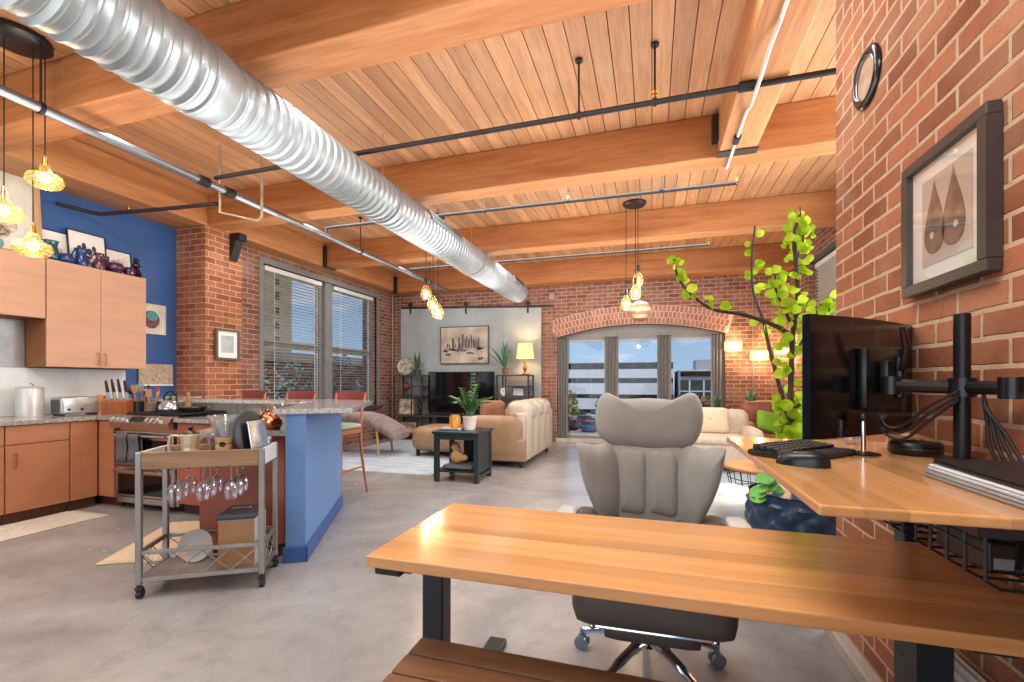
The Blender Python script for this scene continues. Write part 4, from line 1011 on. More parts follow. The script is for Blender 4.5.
m = MB(); m.lathe([(.05, .075), (.056, .078), (.054, .106), (.048, .109)], seg=24); m.lathe([(.048, .112), (.054, .115), (.059, .143), (.052, .146)], seg=24); m.build('wooden_collar', CWD, t)
m = MB(); m.torus((0, -.056, .11), .011, .006, (0, 1, 0), 16, 6); m.build('tie_bead', mat('dark_bead', (46, 34, 48), .4), t)
m = MB(); m.lathe([(.01, .0), (.05, .004), (.07, .06), (.066, .06), (.047, .01), (.01, .006)], (0, 0, .185), 22); m.build('filter_cup', CHG, t)
t = thing('round_griddle', 'black round griddle standing on edge on the cart', 'pan', on_cart(.575, .175, .758), CR); t.rotation_euler = (0, -.14, CR - .35)
m = MB(); m.lathe([(.01, -.006), (.14, -.006), (.155, .004), (.155, .012), (.137, .003), (.01, .003)], (0, 0, .157), 36, (-1, 0, 0)); m.build('plate', mat('griddle_black', (36, 38, 42), .45), t)
m = MB(); m.tube([(0, .11, .26), (.0, .14, .29), (.0, .16, .30)], .009, 8); m.build('handle', BLACKP, t)
t = thing('silver_tray', 'silver tray leaning behind the black griddle', 'tray', on_cart(.615, .16, .758), CR - .3); t.rotation_euler = (0, -.16, CR - .3)
MB().box(0, .008, -.09, .09, 0, .25, .004, 2).build('panel', mat('foil', (206, 210, 212), .25, .8, var=.1, scale=12, bump=.3), t); MB().box(-.004, .0, -.085, .085, .235, .25).build('rolled_edge', CHROME, t, smooth=0)
t = thing('storage_jar', 'squat clear glass jar at the cart corner nearest the bar', 'jar', on_cart(.60, .285, .758))
m = MB(); m.lathe([(.01, 0), (.038, 0), (.04, .01), (.04, .1), (.036, .112), (.033, .112), (.036, .1), (.036, .012), (.01, .006)], seg=24); m.build('glass_body', CHG, t, smooth=60); MB().lathe([(.01, .112), (.04, .112), (.04, .128), (.01, .13)], seg=24).build('lid', mat('jar_lid', (200, 200, 196), .3, .5), t)
t = thing('painted_dish', 'round painted wooden dish leaning on the cart lower shelf', 'dish', on_cart(.215, .21, .118), CR); t.rotation_euler = (-.32, 0, CR)
m = MB(); m.lathe([(.01, -.008), (.07, -.008), (.098, .006), (.098, .012), (.068, .0), (.01, .0)], (0, 0, .1), 32, (0, -1, 0)); m.build('plate', mat('dish_wood', (206, 166, 128), .5, var=.0, scale=14, col2=(150, 170, 182)), t)
m = MB(); m.lathe([(.01, .0), (.06, .0), (.06, .002), (.01, .002)], (0, -.0005, .1), 28, (0, -1, 0)); m.build('painted_centre', mat('dish_blue', (136, 164, 176), .5, var=.0, scale=20, col2=(196, 176, 150)), t)
t = thing('lidded_box', 'brown-fronted lidded box with grey sides on the cart lower shelf', 'box', on_cart(.40, .06, .118), CR)
MB().box(0, .205, .006, .24, .0, .29, .006).build('body', mat('box_grey', (176, 182, 186), .5), t, smooth=0)
MB().box(.004, .201, 0, .006, .004, .284).build('front_panel', mat('box_brown', (158, 116, 78), .55, var=.05), t, smooth=0)
m = MB(); m.box(-.006, .211, -.004, .246, .29, .325, .012); m.build('lid', mat('box_lid', (64, 66, 72), .4), t, smooth=0); m = MB(); m.tube([(.05, .1, .325), (.05, .1, .338), (.16, .1, .338), (.16, .1, .325)], .005, 6); m.build('handle', CHROME, t)

# ================================================================= bar stools
SWD = wood('stool_wood', (150, 88, 58), (188, 120, 84), 'Z', .4, 1.3)
LEA = mat('red_brown_leather', (140, 66, 56), .4, var=.08, scale=12)
SEATM = mat('sage_seat', (158, 170, 150), .7, var=.05)
def stool():
    t = thing('bar_stool', 'x', 'stool')
    m = MB(); m.puff(-.195, .195, -.20, .17, .735, .79, .025, 6, .01); m.build('seat', SEATM, t, smooth=70)
    m = MB(); m.box(-.19, .19, -.19, -.165, .685, .735, .004, 1); m.box(-.19, .19, .14, .165, .685, .735, .004, 1); m.box(-.19, -.165, -.165, .14, .685, .735, .004, 1); m.box(.165, .19, -.165, .14, .685, .735, .004, 1); m.build('seat_frame', SWD, t, smooth=0)
    for sx in (-1, 1):
        m = MB(); m.tube([(sx * .2, -.21, 0), (sx * .185, -.19, .4), (sx * .178, -.178, .73)], [.012, .016, .018], 10); m.build('leg', SWD, t, smooth=60)
        m = MB(); m.tube(spline([(sx * .205, .24, 0), (sx * .185, .175, .4), (sx * .178, .155, .72), (sx * .185, .18, .95), (sx * .195, .225, 1.12)], 5), [.011, .012, .013, .014, .015, .016, .017, .017, .018, .018, .018, .018, .018, .017, .016, .016, .015, .015, .014, .013, .012], 10); m.build('leg', SWD, t, smooth=60)
        m = MB(); m.tube([(sx * .19, -.2, .30), (sx * .19, .19, .30)], .011, 8); m.build('side_stretcher', SWD, t)
    m = MB(); m.box(-.19, .19, -.215, -.19, .26, .29, .006, 1); m.build('footrest', SWD, t, smooth=0)
    m = MB()
    def f(u, v):
        x = -.2 + .4 * u; return (x, .215 + .02 - .03 * (2 * u - 1) ** 2 * 0 + .035 * math.sin(PI * u), .98 + .155 * v + .012 * math.sin(PI * u)), (0, -1, 0)
    m.sheet(f, 14, 5, .022); m.build('backrest', LEA, t, smooth=60)
    return t
SG = 'bar stools along the bar'
st = stool(); st.location = (-3.30, 4.22, 0); st['label'] = 'bar stool with its leg fully in view beside the blue low wall end'; st['group'] = SG
dup(st, (-4.0, 4.24, 0), .04, 'bar stool whose red-brown back shows before the window nearest the pier', SG)
dup(st, (-4.74, 4.24, 0), -.03, 'bar stool whose back peeks over the bar top beside the brick pier', SG)
# ================================================================= living area by the far wall
# grey concrete-look panel hung like a sliding door
CONC = mat('concrete_panel', (146, 154, 156), .7, var=.0, scale=1.6, col2=(172, 178, 178), bump=.1)
t = thing('sliding_panel', 'large grey concrete-look sliding panel behind the television', 'panel', (-5.57, 9.335, .02))
m = MB(); m.slab([(0, 0), (3.34, 0), (3.34, 2.80), (0, 2.92)], 0, .045); m.build('panel_board', CONC, t, smooth=0)
m = MB()
for k in range(1, 4): m.box(.835 * k - .002, .835 * k + .002, -.001, 0, .02, 2.8)
for z in (.95, 1.9): m.box(.01, 3.33, -.001, 0, z, z + .004)
m.build('seam', mat('panel_seam', (140, 142, 142), .8), t, smooth=0)
m = MB(); m.M = Matrix.Rotation(.036, 4, 'Y'); m.box(-.1, 3.5, 0.0, .012, 2.93, 2.965); m.build('rail', BLACK, t, smooth=0)
for x, z in ((.25, 2.91), (1.63, 2.86), (3.05, 2.81)):
    m = MB(); m.box(x - .02, x + .02, -.008, .0, z - .12, z + .10); m.lathe([(.01, -.012), (.05, -.012), (.05, .012), (.01, .012)], (x, -.012, z + .1), 18, (0, 1, 0)); m.build('roller', BLACK, t)
# skyline painting (generic)
t = thing('painting', 'abstract dark city painting hung on the grey panel', 'picture', (-4.52, 9.325, 1.67))
MB().box(0, 1.11, -.035, 0, 0, .79).build('canvas', mat('canvas_ground', (150, 134, 116), .7, var=.0, scale=3, col2=(206, 196, 180)), t, smooth=0)
m = MB()
for b in ((-.02, 1.13, -.04, -.001, -.02, 0), (-.02, 1.13, -.04, -.001, .79, .81), (-.02, 0, -.04, -.001, 0, .79), (1.11, 1.13, -.04, -.001, 0, .79)): m.box(*b)
m.build('frame', mat('bronze_frame', (92, 74, 58), .5), t, smooth=0)
rr = random.Random(4); m = MB()
for k in range(16):
    x = .15 + .05 * k + rr.uniform(-.02, .02); h = rr.uniform(.08, .26) + (.1 if 6 < k < 12 else 0); w = rr.uniform(.02, .04)
    m.box(x, x + w, -.037, -.0352, .33, .33 + h)
m.build('brush_towers', mat('paint_dark', (84, 72, 78), .6, var=.3, scale=20), t, smooth=0)
m = MB()
for k in range(26):
    x = rr.uniform(.08, 1.0); z = .33 - abs(rr.gauss(0, .09)); m.slab(circle_pts(x, z, rr.uniform(.015, .05), 10, rr.uniform(1, 2.2), .6), -.038, -.0353)
m.build('brush_marks', mat('paint_mauve', (112, 96, 96), .6, var=.3, scale=25), t, smooth=0)
# media unit: two towers and a low bench
IR = mat('unit_iron', (44, 44, 46), .5); SHW = wood('unit_shelf', (58, 50, 46), (84, 72, 64), 'X', .5)
MX0, MX1, MY0, MY1 = -5.46, -2.36, 8.82, 9.24
t = thing('media_unit', 'black metal media unit with a low bench and two open towers', 'shelf unit', (0, 0, 0))
for x0, x1 in ((MX0, -4.74), (-3.06, MX1)):
    for x in (x0, x1 - .03):
        for y in (MY0, MY1 - .03): MB().box(x, x + .03, y, y + .03, 0, 1.40).build('post', IR, t, smooth=0)
    for z in (.08, .50, .93, 1.37): MB().box(x0, x1, MY0 - .005, MY1 + .005, z, z + .03).build('shelf', SHW, t, smooth=0)
    xm = x0 + .44 if x0 < -4 else x0 + .2
    MB().box(xm, xm + .02, MY0, MY0 + .02, .53, 1.37).build('divider_post', IR, t, smooth=0)
    MB().box(xm + .02, x1 - .03, MY0, MY1, 1.15, 1.17).build('half_shelf', IR, t, smooth=0)
MB().box(-4.74, -3.06, MY0, MY1, .50, .535).build('bench_top', SHW, t, smooth=0); MB().box(-4.74, -3.06, MY0, MY1, .06, .09).build('bench_shelf', SHW, t, smooth=0)
MB().box(-4.6, -3.2, MY1 - .02, MY1 - .005, .09, .50).build('back_panel', BLACK, t, smooth=0)
t = thing('television', 'wide flat black television on the low media bench', 'tv', (-3.93, 9.02, .536))
MB().box(-.77, .77, -.015, .02, .07, .935, .006, 1).build('bezel', BLACKP, t, smooth=0)
MB().box(-.757, .757, -.0175, -.0152, .082, .923).build('screen', mat('tv_screen', (10, 12, 15), .07, var=0, spec=.7), t, smooth=0)
for x in (-.5, .5): m = MB(); m.box(x - .012, x + .012, -.01, .01, .01, .075); m.box(x - .02, x + .02, -.12, .12, 0, .012, .003, 1); m.build('foot', BLACKP, t, smooth=0)
t = thing('soundbar', 'slim dark soundbar lying before the television', 'speaker', (-4.1, 8.85, .536)); MB().box(-.32, .32, -.02, .05, 0, .05, .012).build('cabinet', mat('soundbar_grey', (70, 72, 76), .5), t); MB().box(-.31, .31, -.0225, -.0205, .006, .044).build('grille', BLACKP, t, smooth=0)
# things on the towers
GRN = mat('leaf_green', (66, 104, 62), .5, var=.2, scale=14); GRN2 = mat('leaf_blue_green', (82, 118, 92), .5, var=.2, scale=14)
def blade_leaf(m, base, az, length, width, lean, curl=.3, n=7):
    vs = []; fs = []
    for i in range(n + 1):
        s = i / n; r = length * (math.sin(lean) * s + curl * s * s * .5); z = length * math.cos(lean) * s - curl * length * .25 * s ** 3
        w = width * (math.sin(PI * min(1, s * .92 + .10))) ** .7 * (1 - s ** 4)
        c = Vector((math.cos(az) * r, math.sin(az) * r, z)) + Vector(base); sd = Vector((-math.sin(az), math.cos(az), 0))
        vs += [c - sd * w, c + Vector((-math.cos(az) * w * .25, -math.sin(az) * w * .25, -w * .15)), c + sd * w]
    for i in range(n):
        for k in (0, 1): fs.append((i * 3 + k, i * 3 + k + 1, (i + 1) * 3 + k + 1, (i + 1) * 3 + k))
    m.add(vs, fs)
def snake_plant(label, loc, pot, potmat, leaves, mt, cat='plant', name='snake_plant'):
    t = thing(name, label, cat, loc)
    m = MB(); r, h = pot; m.lathe([(.01, 0), (r * .75, 0), (r, h), (r * .9, h), (r * .68, .01), (.01, .01)], seg=24); m.build('pot', potmat, t)
    MB().lathe([(.005, 0), (r * .88, .0), (r * .88, .006), (.005, .008)], (0, 0, h * .88), 20).build('soil', mat('soil', (60, 44, 34), .9), t)
    m = MB()
    for az, ln, wd, le in leaves: blade_leaf(m, (0, 0, h * .85), az, ln, wd, le)
    o = m.build('leaves', mt, t, smooth=60); md = o.modifiers.new('t', 'SOLIDIFY'); md.thickness = .003
    return t
TZ = 1.402
snake_plant('green snake plant beside the round plate on the left tower', (-4.98, 9.03, TZ), (.09, .13), mat('dark_pot', (70, 68, 66), .5), [(.2, .42, .035, .15), (1.4, .5, .035, .1), (2.6, .36, .035, .3), (3.6, .34, .03, .5), (4.8, .45, .035, .2), (5.6, .3, .03, .6), (.9, .28, .03, .7)], GRN)
snake_plant('tall blue-green agave with long leaves beside the glowing table lamp', (-2.92, 9.03, TZ), (.075, .14), mat('terracotta_dark', (120, 84, 66), .6), [(3.1, .70, .045, .75), (2.8, .66, .045, .55), (3.4, .5, .04, .35), (1.6, .66, .045, .05), (.2, .5, .035, .05), (2.2, .7, .045, .15), (4.4, .5, .035, .2)], GRN2, name='agave_plant')
t = thing('decorative_plate', 'round patterned plate on a stand atop the left tower', 'plate', (-5.27, 9.02, TZ)); t.rotation_euler = (-.2, 0, .1)
m = MB(); m.lathe([(.01, -.006), (.13, -.006), (.20, .012), (.20, .02), (.13, .002), (.01, .002)], (0, 0, .205), 36, (0, -1, 0)); m.build('plate', mat('plate_glaze', (92, 96, 80), .25, var=.0, scale=11, col2=(206, 200, 176)), t)
m = MB(); m.torus((0, -.016, .205), .2, .009, (0, 1, 0), 36, 8); m.build('rim', mat('plate_rim', (150, 132, 92), .3, .5), t)
t = thing('table_lamp', 'brass table lamp with a glowing cream shade on the right tower', 'lamp', (-2.50, 9.05, TZ))
m = MB(); m.lathe([(.005, 0), (.09, 0), (.095, .012), (.07, .02), (.03, .03), (.018, .06), (.035, .10), (.045, .14), (.03, .19), (.014, .23), (.022, .27), (.012, .31), (.01, .40)], seg=24); m.build('base', mat('lamp_brass', (176, 128, 60), .3, .9), t)
SHD = MATS.setdefault('lampshade_cloth', None) or None
sm, nt, b, o_ = new_mat('lampshade_glow'); b.inputs['Base Color'].default_value = lin((246, 214, 150)); b.inputs['Emission Color'].default_value = lin((255, 206, 120)); b.inputs['Emission Strength'].default_value = .85; b.inputs['Roughness'].default_value = .9
m = MB(); m.lathe([(.185, .34), (.15, .64), (.147, .64), (.182, .34)], seg=32); m.build('lamp_shade', sm, t, smooth=60); MB().sphere((0, 0, .46), .035, seg=12, rings=8).build('bulb', emit('lamp_bulb', (255, 214, 150), 8), t)
point_light('lamp_glow', (0, 0, .5), 22, (1, .70, .36), .06, t)
def photo_frame(label, loc, w, h, rz, fm, col, name='photo_frame'):
    t = thing(name, label, 'picture', loc, rz); t.rotation_euler = (-.12, 0, rz); f = .015
    m = MB(); m.box(0, w, -.015, 0, 0, f); m.box(0, w, -.015, 0, h - f, h); m.box(0, f, -.015, 0, f, h - f); m.box(w - f, w, -.015, 0, f, h - f); m.build('frame', fm, t, smooth=0)
    MB().box(f, w - f, -.007, -.001, f, h - f).build('photo', col, t, smooth=0); MB().box(w * .4, w * .6, 0, .006, .0, h * .7).build('back_strut', BLACK, t, smooth=0)
    return t
photo_frame('framed picture of a pale animal on the middle shelf of the left tower', (-5.38, 8.93, .532), .36, .36, .08, mat('frame_wood', (160, 130, 100), .5), mat('photo_warm', (96, 70, 54), .5, var=.0, scale=9, col2=(222, 206, 190)))
photo_frame('white-matted frame on the upper shelf of the right tower', (-2.74, 8.93, .962), .26, .18, -.1, mat('frame_dark', (60, 54, 50), .5), mat('photo_light', (196, 196, 196), .5, var=.05, scale=6))
photo_frame('amber landscape picture on the lowest shelf of the left tower', (-5.38, 8.95, .112), .42, .26, .05, mat('frame_dark', (60, 54, 50), .5), mat('photo_amber', (150, 96, 52), .5, var=.0, scale=8, col2=(214, 196, 170)))
t = thing('small_clock', 'small round white clock on the upper shelf of the right tower', 'clock', (-2.94, 8.95, .962))
m = MB(); m.lathe([(.01, -.02), (.07, -.02), (.075, 0), (.07, .02), (.01, .02)], (0, 0, .095), 26, (0, -1, 0)); m.build('case', WHITE, t); m = MB(); m.box(-.003, .003, -.024, -.021, .095, .14); m.box(-.003, .035, -.024, -.021, .093, .098); m.build('hands', BLACK, t, smooth=0); MB().box(-.03, .03, -.02, .02, 0, .03, .006).build('base', WHITE, t, smooth=0)
t = thing('bust_ornament', 'dark red bust ornament on the upper shelf of the left tower', 'ornament', (-5.22, 8.98, .962))
m = MB(); m.lathe([(.01, 0), (.05, 0), (.05, .02), (.025, .04), (.03, .09), (.07, .13), (.09, .19), (.075, .25), (.03, .28), (.005, .285)], seg=22); m.build('head', mat('dark_red_glaze', (112, 56, 46), .4, var=.1), t); MB().box(-.06, .06, -.06, .06, -.0, .012).build('base', BLACK, t, smooth=0)
t = thing('figurine', 'small black standing figurine on the left tower beside the framed animal', 'figurine', (-4.86, 8.94, .532))
m = MB(); m.lathe([(.01, 0), (.05, 0), (.05, .02), (.028, .04), (.038, .14), (.045, .2), (.02, .25), (.035, .29), (.03, .33), (.005, .35)], seg=18); m.build('body', BLACKP, t); MB().torus((0, 0, .03), .045, .006, seg=18, sub=6).build('base_ring', BLACK, t)
t = thing('brass_sculpture', 'bronze sculpture on the floor in the corner left of the media unit', 'sculpture', (-5.62, 8.72, 0))
m = MB()
for k in range(9):
    a = k * .7; m.tube(spline([(.05 * math.cos(a), .05 * math.sin(a), .02), (.16 * math.cos(a + .5), .1 * math.sin(a + .5), .16), (.10 * math.cos(a + 1), .1 * math.sin(a + 1), .30), (.15 * math.cos(a + 1.4), .12 * math.sin(a + 1.4), .38)], 4), [.02] * 4 + [.026] * 4 + [.02] * 4 + [.008], 8)
m.build('body', mat('bronze', (140, 104, 66), .35, .8, var=.15), t); m = MB(); m.lathe([(.01, 0), (.13, 0), (.12, .03), (.01, .03)], seg=20); m.build('base', BLACK, t)

# ---- sofa seen from behind, ottoman, side table
LEATH = mat('tan_leather', (158, 126, 98), .38, var=.06, scale=8, bump=.08)
LEATH_LIT = mat('tan_leather_lit', (192, 178, 158), .34, var=.05, scale=8, bump=.08)  # same tan leather lightened: light falling on the sofa back is painted in
t = thing('leather_sofa', 'tan leather sofa seen from behind facing the television', 'sofa', (-1.74, 6.30, 0))
m = MB(); m.box(-1.0, 0, .0, 1.82, .09, .42, .03, 3); m.build('base', LEATH, t)
m = MB(); m.box(-.16, .0, .03, 1.79, .40, .80, .03, 3); m.build('back_frame', LEATH_LIT, t)
for k in range(4):
    m = MB(); m.box(.001, .014, .04 + .44 * k, .47 + .44 * k, .12, .76, .006, 2); m.build('back_panel', LEATH_LIT, t)
for y in (0.0, 1.60): m = MB(); m.puff(-1.0, -.02, y, y + .22, .10, .74, .09, 8, .015); m.build('arm', LEATH, t, smooth=70)
for k in range(3):
    m = MB(); y = .2 + .475 * k; m.puff(-.36, .02, y, y + .48, .66, .95, .10, 8, .02); m.build('back_cushion', LEATH_LIT, t, smooth=70)
    m = MB(); m.puff(-.98, -.30, y, y + .475, .40, .56, .06, 8, .015); m.build('seat_cushion', LEATH, t, smooth=70)
for x in (-.92, -.08):
    for y in (.06, 1.74): MB().cyl((x, y, 0), (x, y, .1), .022, .03, 12).build('leg', BLACK, t)
t = thing('ottoman', 'long tan leather ottoman on the blue rug before the television', 'ottoman', (-3.86, 6.75, 0.0))
m = MB(); m.puff(0, 1.02, 0, .75, .10, .50, .13, 10, .02); m.build('body', LEATH, t, smooth=70)
m = MB(); m.tube([(.04, -.012, .30), (.5, -.018, .30), (.98, -.012, .30)], .007, 8); m.build('piping', LEATH, t)
for x in (.1, .92):
    for y in (.1, .65): MB().cyl((x, y, .011), (x, y, .12), .03, .035, 12).build('leg', BLACK, t)
t = thing('throw_pillow', 'rust brown throw pillow at the sofa end behind the potted plant', 'pillow', (-2.40, 6.75, .57), .3); t.rotation_euler = (-.25, .0, .3)
m = MB(); m.pillow([(.2 * max(-1, min(1, 1.25 * math.cos(a))), .2 + .2 * max(-1, min(1, 1.25 * math.sin(a)))) for a in [2 * PI * k / 32 for k in range(32)]], .14); m.build('cover', mat('rust_fabric', (136, 92, 70), .85, var=.1), t, smooth=70)
DG = mat('dark_green_paint', (34, 44, 46), .35, var=.05)
t = thing('side_table', 'dark green-black square side table behind the leather sofa', 'table', (-2.62, 5.17, 0), .04)
for x in (0, .53):
    for y in (0, .50): MB().box(x, x + .06, y, y + .06, 0, .60, .004, 1).build('leg', DG, t, smooth=0)
MB().box(-.02, .61, -.02, .58, .60, .635, .006, 1).build('tabletop', DG, t, smooth=0)
MB().box(.06, .53, .01, .03, .53, .60).build('apron', DG, t, smooth=0); MB().box(.01, .58, .02, .54, .12, .145).build('shelf', DG, t, smooth=0)
MB().box(.555, .575, .06, .50, .145, .60).build('side_panel', DG, t, smooth=0); MB().box(.2, .53, .53, .55, .145, .60).build('back_panel', DG, t, smooth=0)
for x in (-.0,): MB().box(.535, .585, .06, .50, .05, .09).build('stretcher', DG, t, smooth=0)
def on_st(x, y, z): return Vector((-2.62, 5.17, 0)) + Matrix.Rotation(.04, 3, 'Z') @ Vector((x, y, z))
t = thing('zz_plant', 'leafy green plant in a white pot on the dark side table', 'plant', on_st(.38, .28, .636))
m = MB(); m.lathe([(.01, 0), (.07, 0), (.088, .15), (.095, .155), (.095, .175), (.082, .175), (.066, .02), (.01, .02)], seg=28); m.build('pot', mat('white_pot', (226, 214, 206), .4), t); MB().lathe([(.005, 0), (.08, 0), (.08, .008), (.005, .01)], (0, 0, .15), 20).build('soil', mat('soil', (60, 44, 34), .9), t)
rr = random.Random(9); m = MB(); st_ = MB()
for k in range(17):
    az = k * 2.399; ln = .24 + .20 * rr.random(); le = .15 + .95 * rr.random()
    if k == 0: ln, le = .55, .05
    pts = spline([(.02 * math.cos(az), .02 * math.sin(az), .15), (math.sin(le) * ln * .5 * math.cos(az), math.sin(le) * ln * .5 * math.sin(az), .15 + ln * .55), (math.sin(le) * ln * 1.05 * math.cos(az), math.sin(le) * ln * 1.05 * math.sin(az), .15 + ln * math.cos(le))], 5)
    st_.tube(pts, .004, 6)
    for j in range(3, 11):
        p = pts[j]
        for sg in (-1, 1):
            la = az + sg * 1.2; d = Vector((math.cos(la), math.sin(la), .5)).normalized(); s = Vector((-math.sin(la), math.cos(la), 0)); L_ = .078; w = .026
            m.add([p, p + d * L_ * .5 - s * w, p + d * L_ + Vector((0, 0, -.006)), p + d * L_ * .5 + s * w], [(0, 1, 2), (0, 2, 3)])
st_.build('stems', mat('stem_green', (110, 140, 80), .5), t); m.build('leaves', mat('zz_leaf', (66, 122, 58), .35, var=.25, scale=20), t, smooth=0)
t = thing('amber_lantern', 'small amber glass candle holder beside the white plant pot', 'candle holder', on_st(.2, .22, .665)); t.scale = (1.25, 1.25, 1.25)
m = MB(); m.lathe([(.01, 0), (.05, 0), (.062, .04), (.058, .1), (.045, .13), (.04, .13), (.052, .1), (.056, .04), (.045, .01), (.01, .01)], seg=20); m.build('glass_body', glass('amber_holder', (252, 222, 140), refl=.15, rim=.5, body=.3), t, smooth=60); MB().cyl((0, 0, .012), (0, 0, .07), .026, seg=14).build('candle', emit('candle_glow', (255, 190, 90), 1.2), t)
for k, (c, lb) in enumerate((((96, 110, 136), 'blue-grey magazine at the bottom of the small stack on the side table'), ((206, 200, 190), 'pale magazine on top of the small stack on the side table'))):
    t = thing('magazine', lb, 'magazine', on_st(.03 + .01 * k, .12 + .01 * k, .636 + .0145 * k), .05 + .1 * k)
    MB().box(0, .25, 0, .19, 0, .0135).build('cover', mat('cover_%d' % k, c, .4), t, smooth=0); MB().box(.004, .2505, .004, .1895, .002, .0115).build('pages', PAPER, t, smooth=0)
t = thing('plush_toy', 'tan plush duck sitting on the side table shelf', 'toy', on_st(.24, .2, .205), -.2)
PL = mat('tan_plush', (204, 158, 108), .95, var=.08, scale=40, bump=.3)
m = MB(); m.sphere((0, 0, .085), .085, (1.15, .85, 1), 18, 12); m.sphere((-.03, 0, .215), .058, (1, .95, 1), 16, 10); m.sphere((.1, 0, .08), .045, (1.3, .7, .9), 12, 8); m.sphere((-.02, 0, .16), .045, seg=12, rings=8); m.build('body', PL, t); m = MB(); m.sphere((-.09, 0, .205), .026, (1.3, 1, .6), 12, 8); m.build('bill', mat('bill_brown', (150, 104, 62), .8), t)
for sy in (-1, 1): MB().sphere((-.075, .026 * sy, .235), .006, seg=8, rings=6).build('eye', BLACK, t)
t = thing('folded_blanket', 'grey folded blanket on the side table shelf under the plush duck', 'blanket', on_st(.08, .07, .147))
m = MB(); m.puff(0, .40, 0, .36, 0, .056, .026, 8, .006); m.build('blanket', mat('grey_blanket', (110, 112, 114), .95, var=.1, scale=30, bump=.3), t, smooth=70); m = MB(); m.tube([(.0, -.001, .02), (.2, -.004, .022), (.42, -.001, .02)], .006, 6); m.build('fold', mat('grey_blanket_fold', (86, 88, 92), .95), t)
# lounge chaise with tapered legs
t = thing('lounge_chair', 'striped brown velvet lounge with tapered wooden legs by the windows', 'lounge chair', (-5.42, 6.42, 0), .12)
VEL = mat('brown_velvet', (88, 70, 64), .7, var=.0, scale=5, col2=(136, 116, 108), sheen=.5, stretch=(5, .4, 1))
m = MB()
def lounge(u, v):
    x = 1.35 * u; zc = .47 + .13 * math.sin(PI * (u * 1.0 + .0)) * 1.0 - .20 * u ** 3 + .05; a = 2 * PI * v
    ca, sa = math.cos(a), math.sin(a); k = .6
    ex = (abs(ca) ** k) * (1 if ca > 0 else -1); ez = (abs(sa) ** k) * (1 if sa > 0 else -1); e = min(1, min(u, 1 - u) * 14) ** .5
    return (x, .36 + .36 * ex * (.92 + .08 * e), zc - .0 + .095 * ez * (.55 + .45 * e))
m.surf(lounge, 36, 28, closed=True)
vs0 = [lounge(0, j / 28) for j in range(28)]; vs1 = [lounge(1, j / 28) for j in range(28)]
m.add(vs0, [tuple(range(28))]); m.add(vs1, [tuple(range(27, -1, -1))]); m.build('upholstery', VEL, t, smooth=60)
for x, zt in ((.15, .46), (1.02, .44)):
    for y in (.1, .62): MB().cyl((x + (.03 if x > .5 else -.03), y, .012), (x, y, zt), .014, .026, 12).build('leg', wood('pale_leg', (190, 146, 92), (212, 170, 116), 'Z', .45), t)
# rugs
def rug_mat(name, a, b, c):
    m_, nt, bs_, o = new_mat(name); L = nt.links.new; tc = N(nt, 'ShaderNodeTexCoord'); mp = N(nt, 'ShaderNodeMapping'); mp.inputs['Scale'].default_value = (1.0, 5.5, 1); L(tc.outputs['Object'], mp.inputs[0])
    n = N(nt, 'ShaderNodeTexNoise'); n.inputs['Scale'].default_value = 2.2; n.inputs['Detail'].default_value = 9; n.inputs['Roughness'].default_value = .72; L(mp.outputs[0], n.inputs[0])
    r = mixcol(nt, maprange(nt, n.outputs['Fac'], .42, .56), lin(a), lin(b)); r = mixcol(nt, maprange(nt, n.outputs['Fac'], .56, .7), r, lin(c)); L(r, bs_.inputs['Base Color']); bs_.inputs['Roughness'].default_value = .95
    return m_
t = thing('area_rug', 'pale blue and rust distressed rug under the ottoman and lounge', 'rug', (-5.25, 5.5, 0))
MB().box(0, 2.42, 0, 3.15, .001, .010, .003, 1).build('pile', rug_mat('blue_rug', (196, 208, 216), (164, 182, 198), (186, 158, 140)), t, smooth=0); MB().box(-.012, 2.432, -.012, 0, .001, .008).build('binding', mat('rug_binding', (214, 220, 222), .9), t, smooth=0)
t = thing('area_rug', 'pale blue rug under the cream loveseat in the alcove', 'rug', (-.2, 5.55, 0))
MB().box(0, 2.4, 0, 2.6, .001, .010, .003, 1).build('pile', rug_mat('pale_rug', (178, 188, 194), (156, 174, 188), (176, 166, 154)), t, smooth=0); MB().box(-.012, 2.412, -.012, 0, .001, .008).build('binding', mat('rug_binding_blue', (150, 182, 206), .9), t, smooth=0)

# ---- right half of the far end
CREAM = mat('cream_fabric', (204, 186, 162), .85, var=.05, scale=20, sheen=.2)
t = thing('loveseat', 'cream loveseat beyond the office chair by the far window', 'sofa', (.10, 6.75, 0))
m = MB(); m.box(0, 1.35, 0.05, .85, .10, .40, .03, 3); m.build('base', CREAM, t)
for k in range(3): m = MB(); m.puff(.10 + .385 * k, .10 + .385 * (k + 1), .62, .88, .38, .83, .09, 7, .015); m.build('back_cushion', CREAM, t, smooth=70)
for x in (0, 1.15): m = MB(); m.puff(x, x + .2, .03, .88, .10, .60, .07, 7, .01); m.build('arm', CREAM, t, smooth=70)
m = MB(); m.puff(.19, 1.16, .02, .64, .38, .50, .05, 8, .01); m.build('seat_cushion', CREAM, t, smooth=70)
for x in (.08, 1.27):
    for y in (.12, .8): MB().cyl((x, y, .011), (x, y, .12), .02, .028, 12).build('leg', KICK, t)
t = thing('throw_pillow', 'square beige pillow on the cream loveseat', 'pillow', (.80, 7.14, .515)); t.rotation_euler = (-.3, 0, 0)
m = MB(); m.pillow([(.26 * max(-1, min(1, 1.3 * math.cos(a))), .19 + .19 * max(-1, min(1, 1.3 * math.sin(a)))) for a in [2 * PI * k / 32 for k in range(32)]], .15); m.build('cover', mat('beige_linen', (222, 196, 164), .9, var=.06, scale=40, bump=.2), t, smooth=70); MB().sphere((0, -.073, .19), .013, seg=8, rings=6).build('button', mat('beige_button', (190, 160, 128), .7), t)
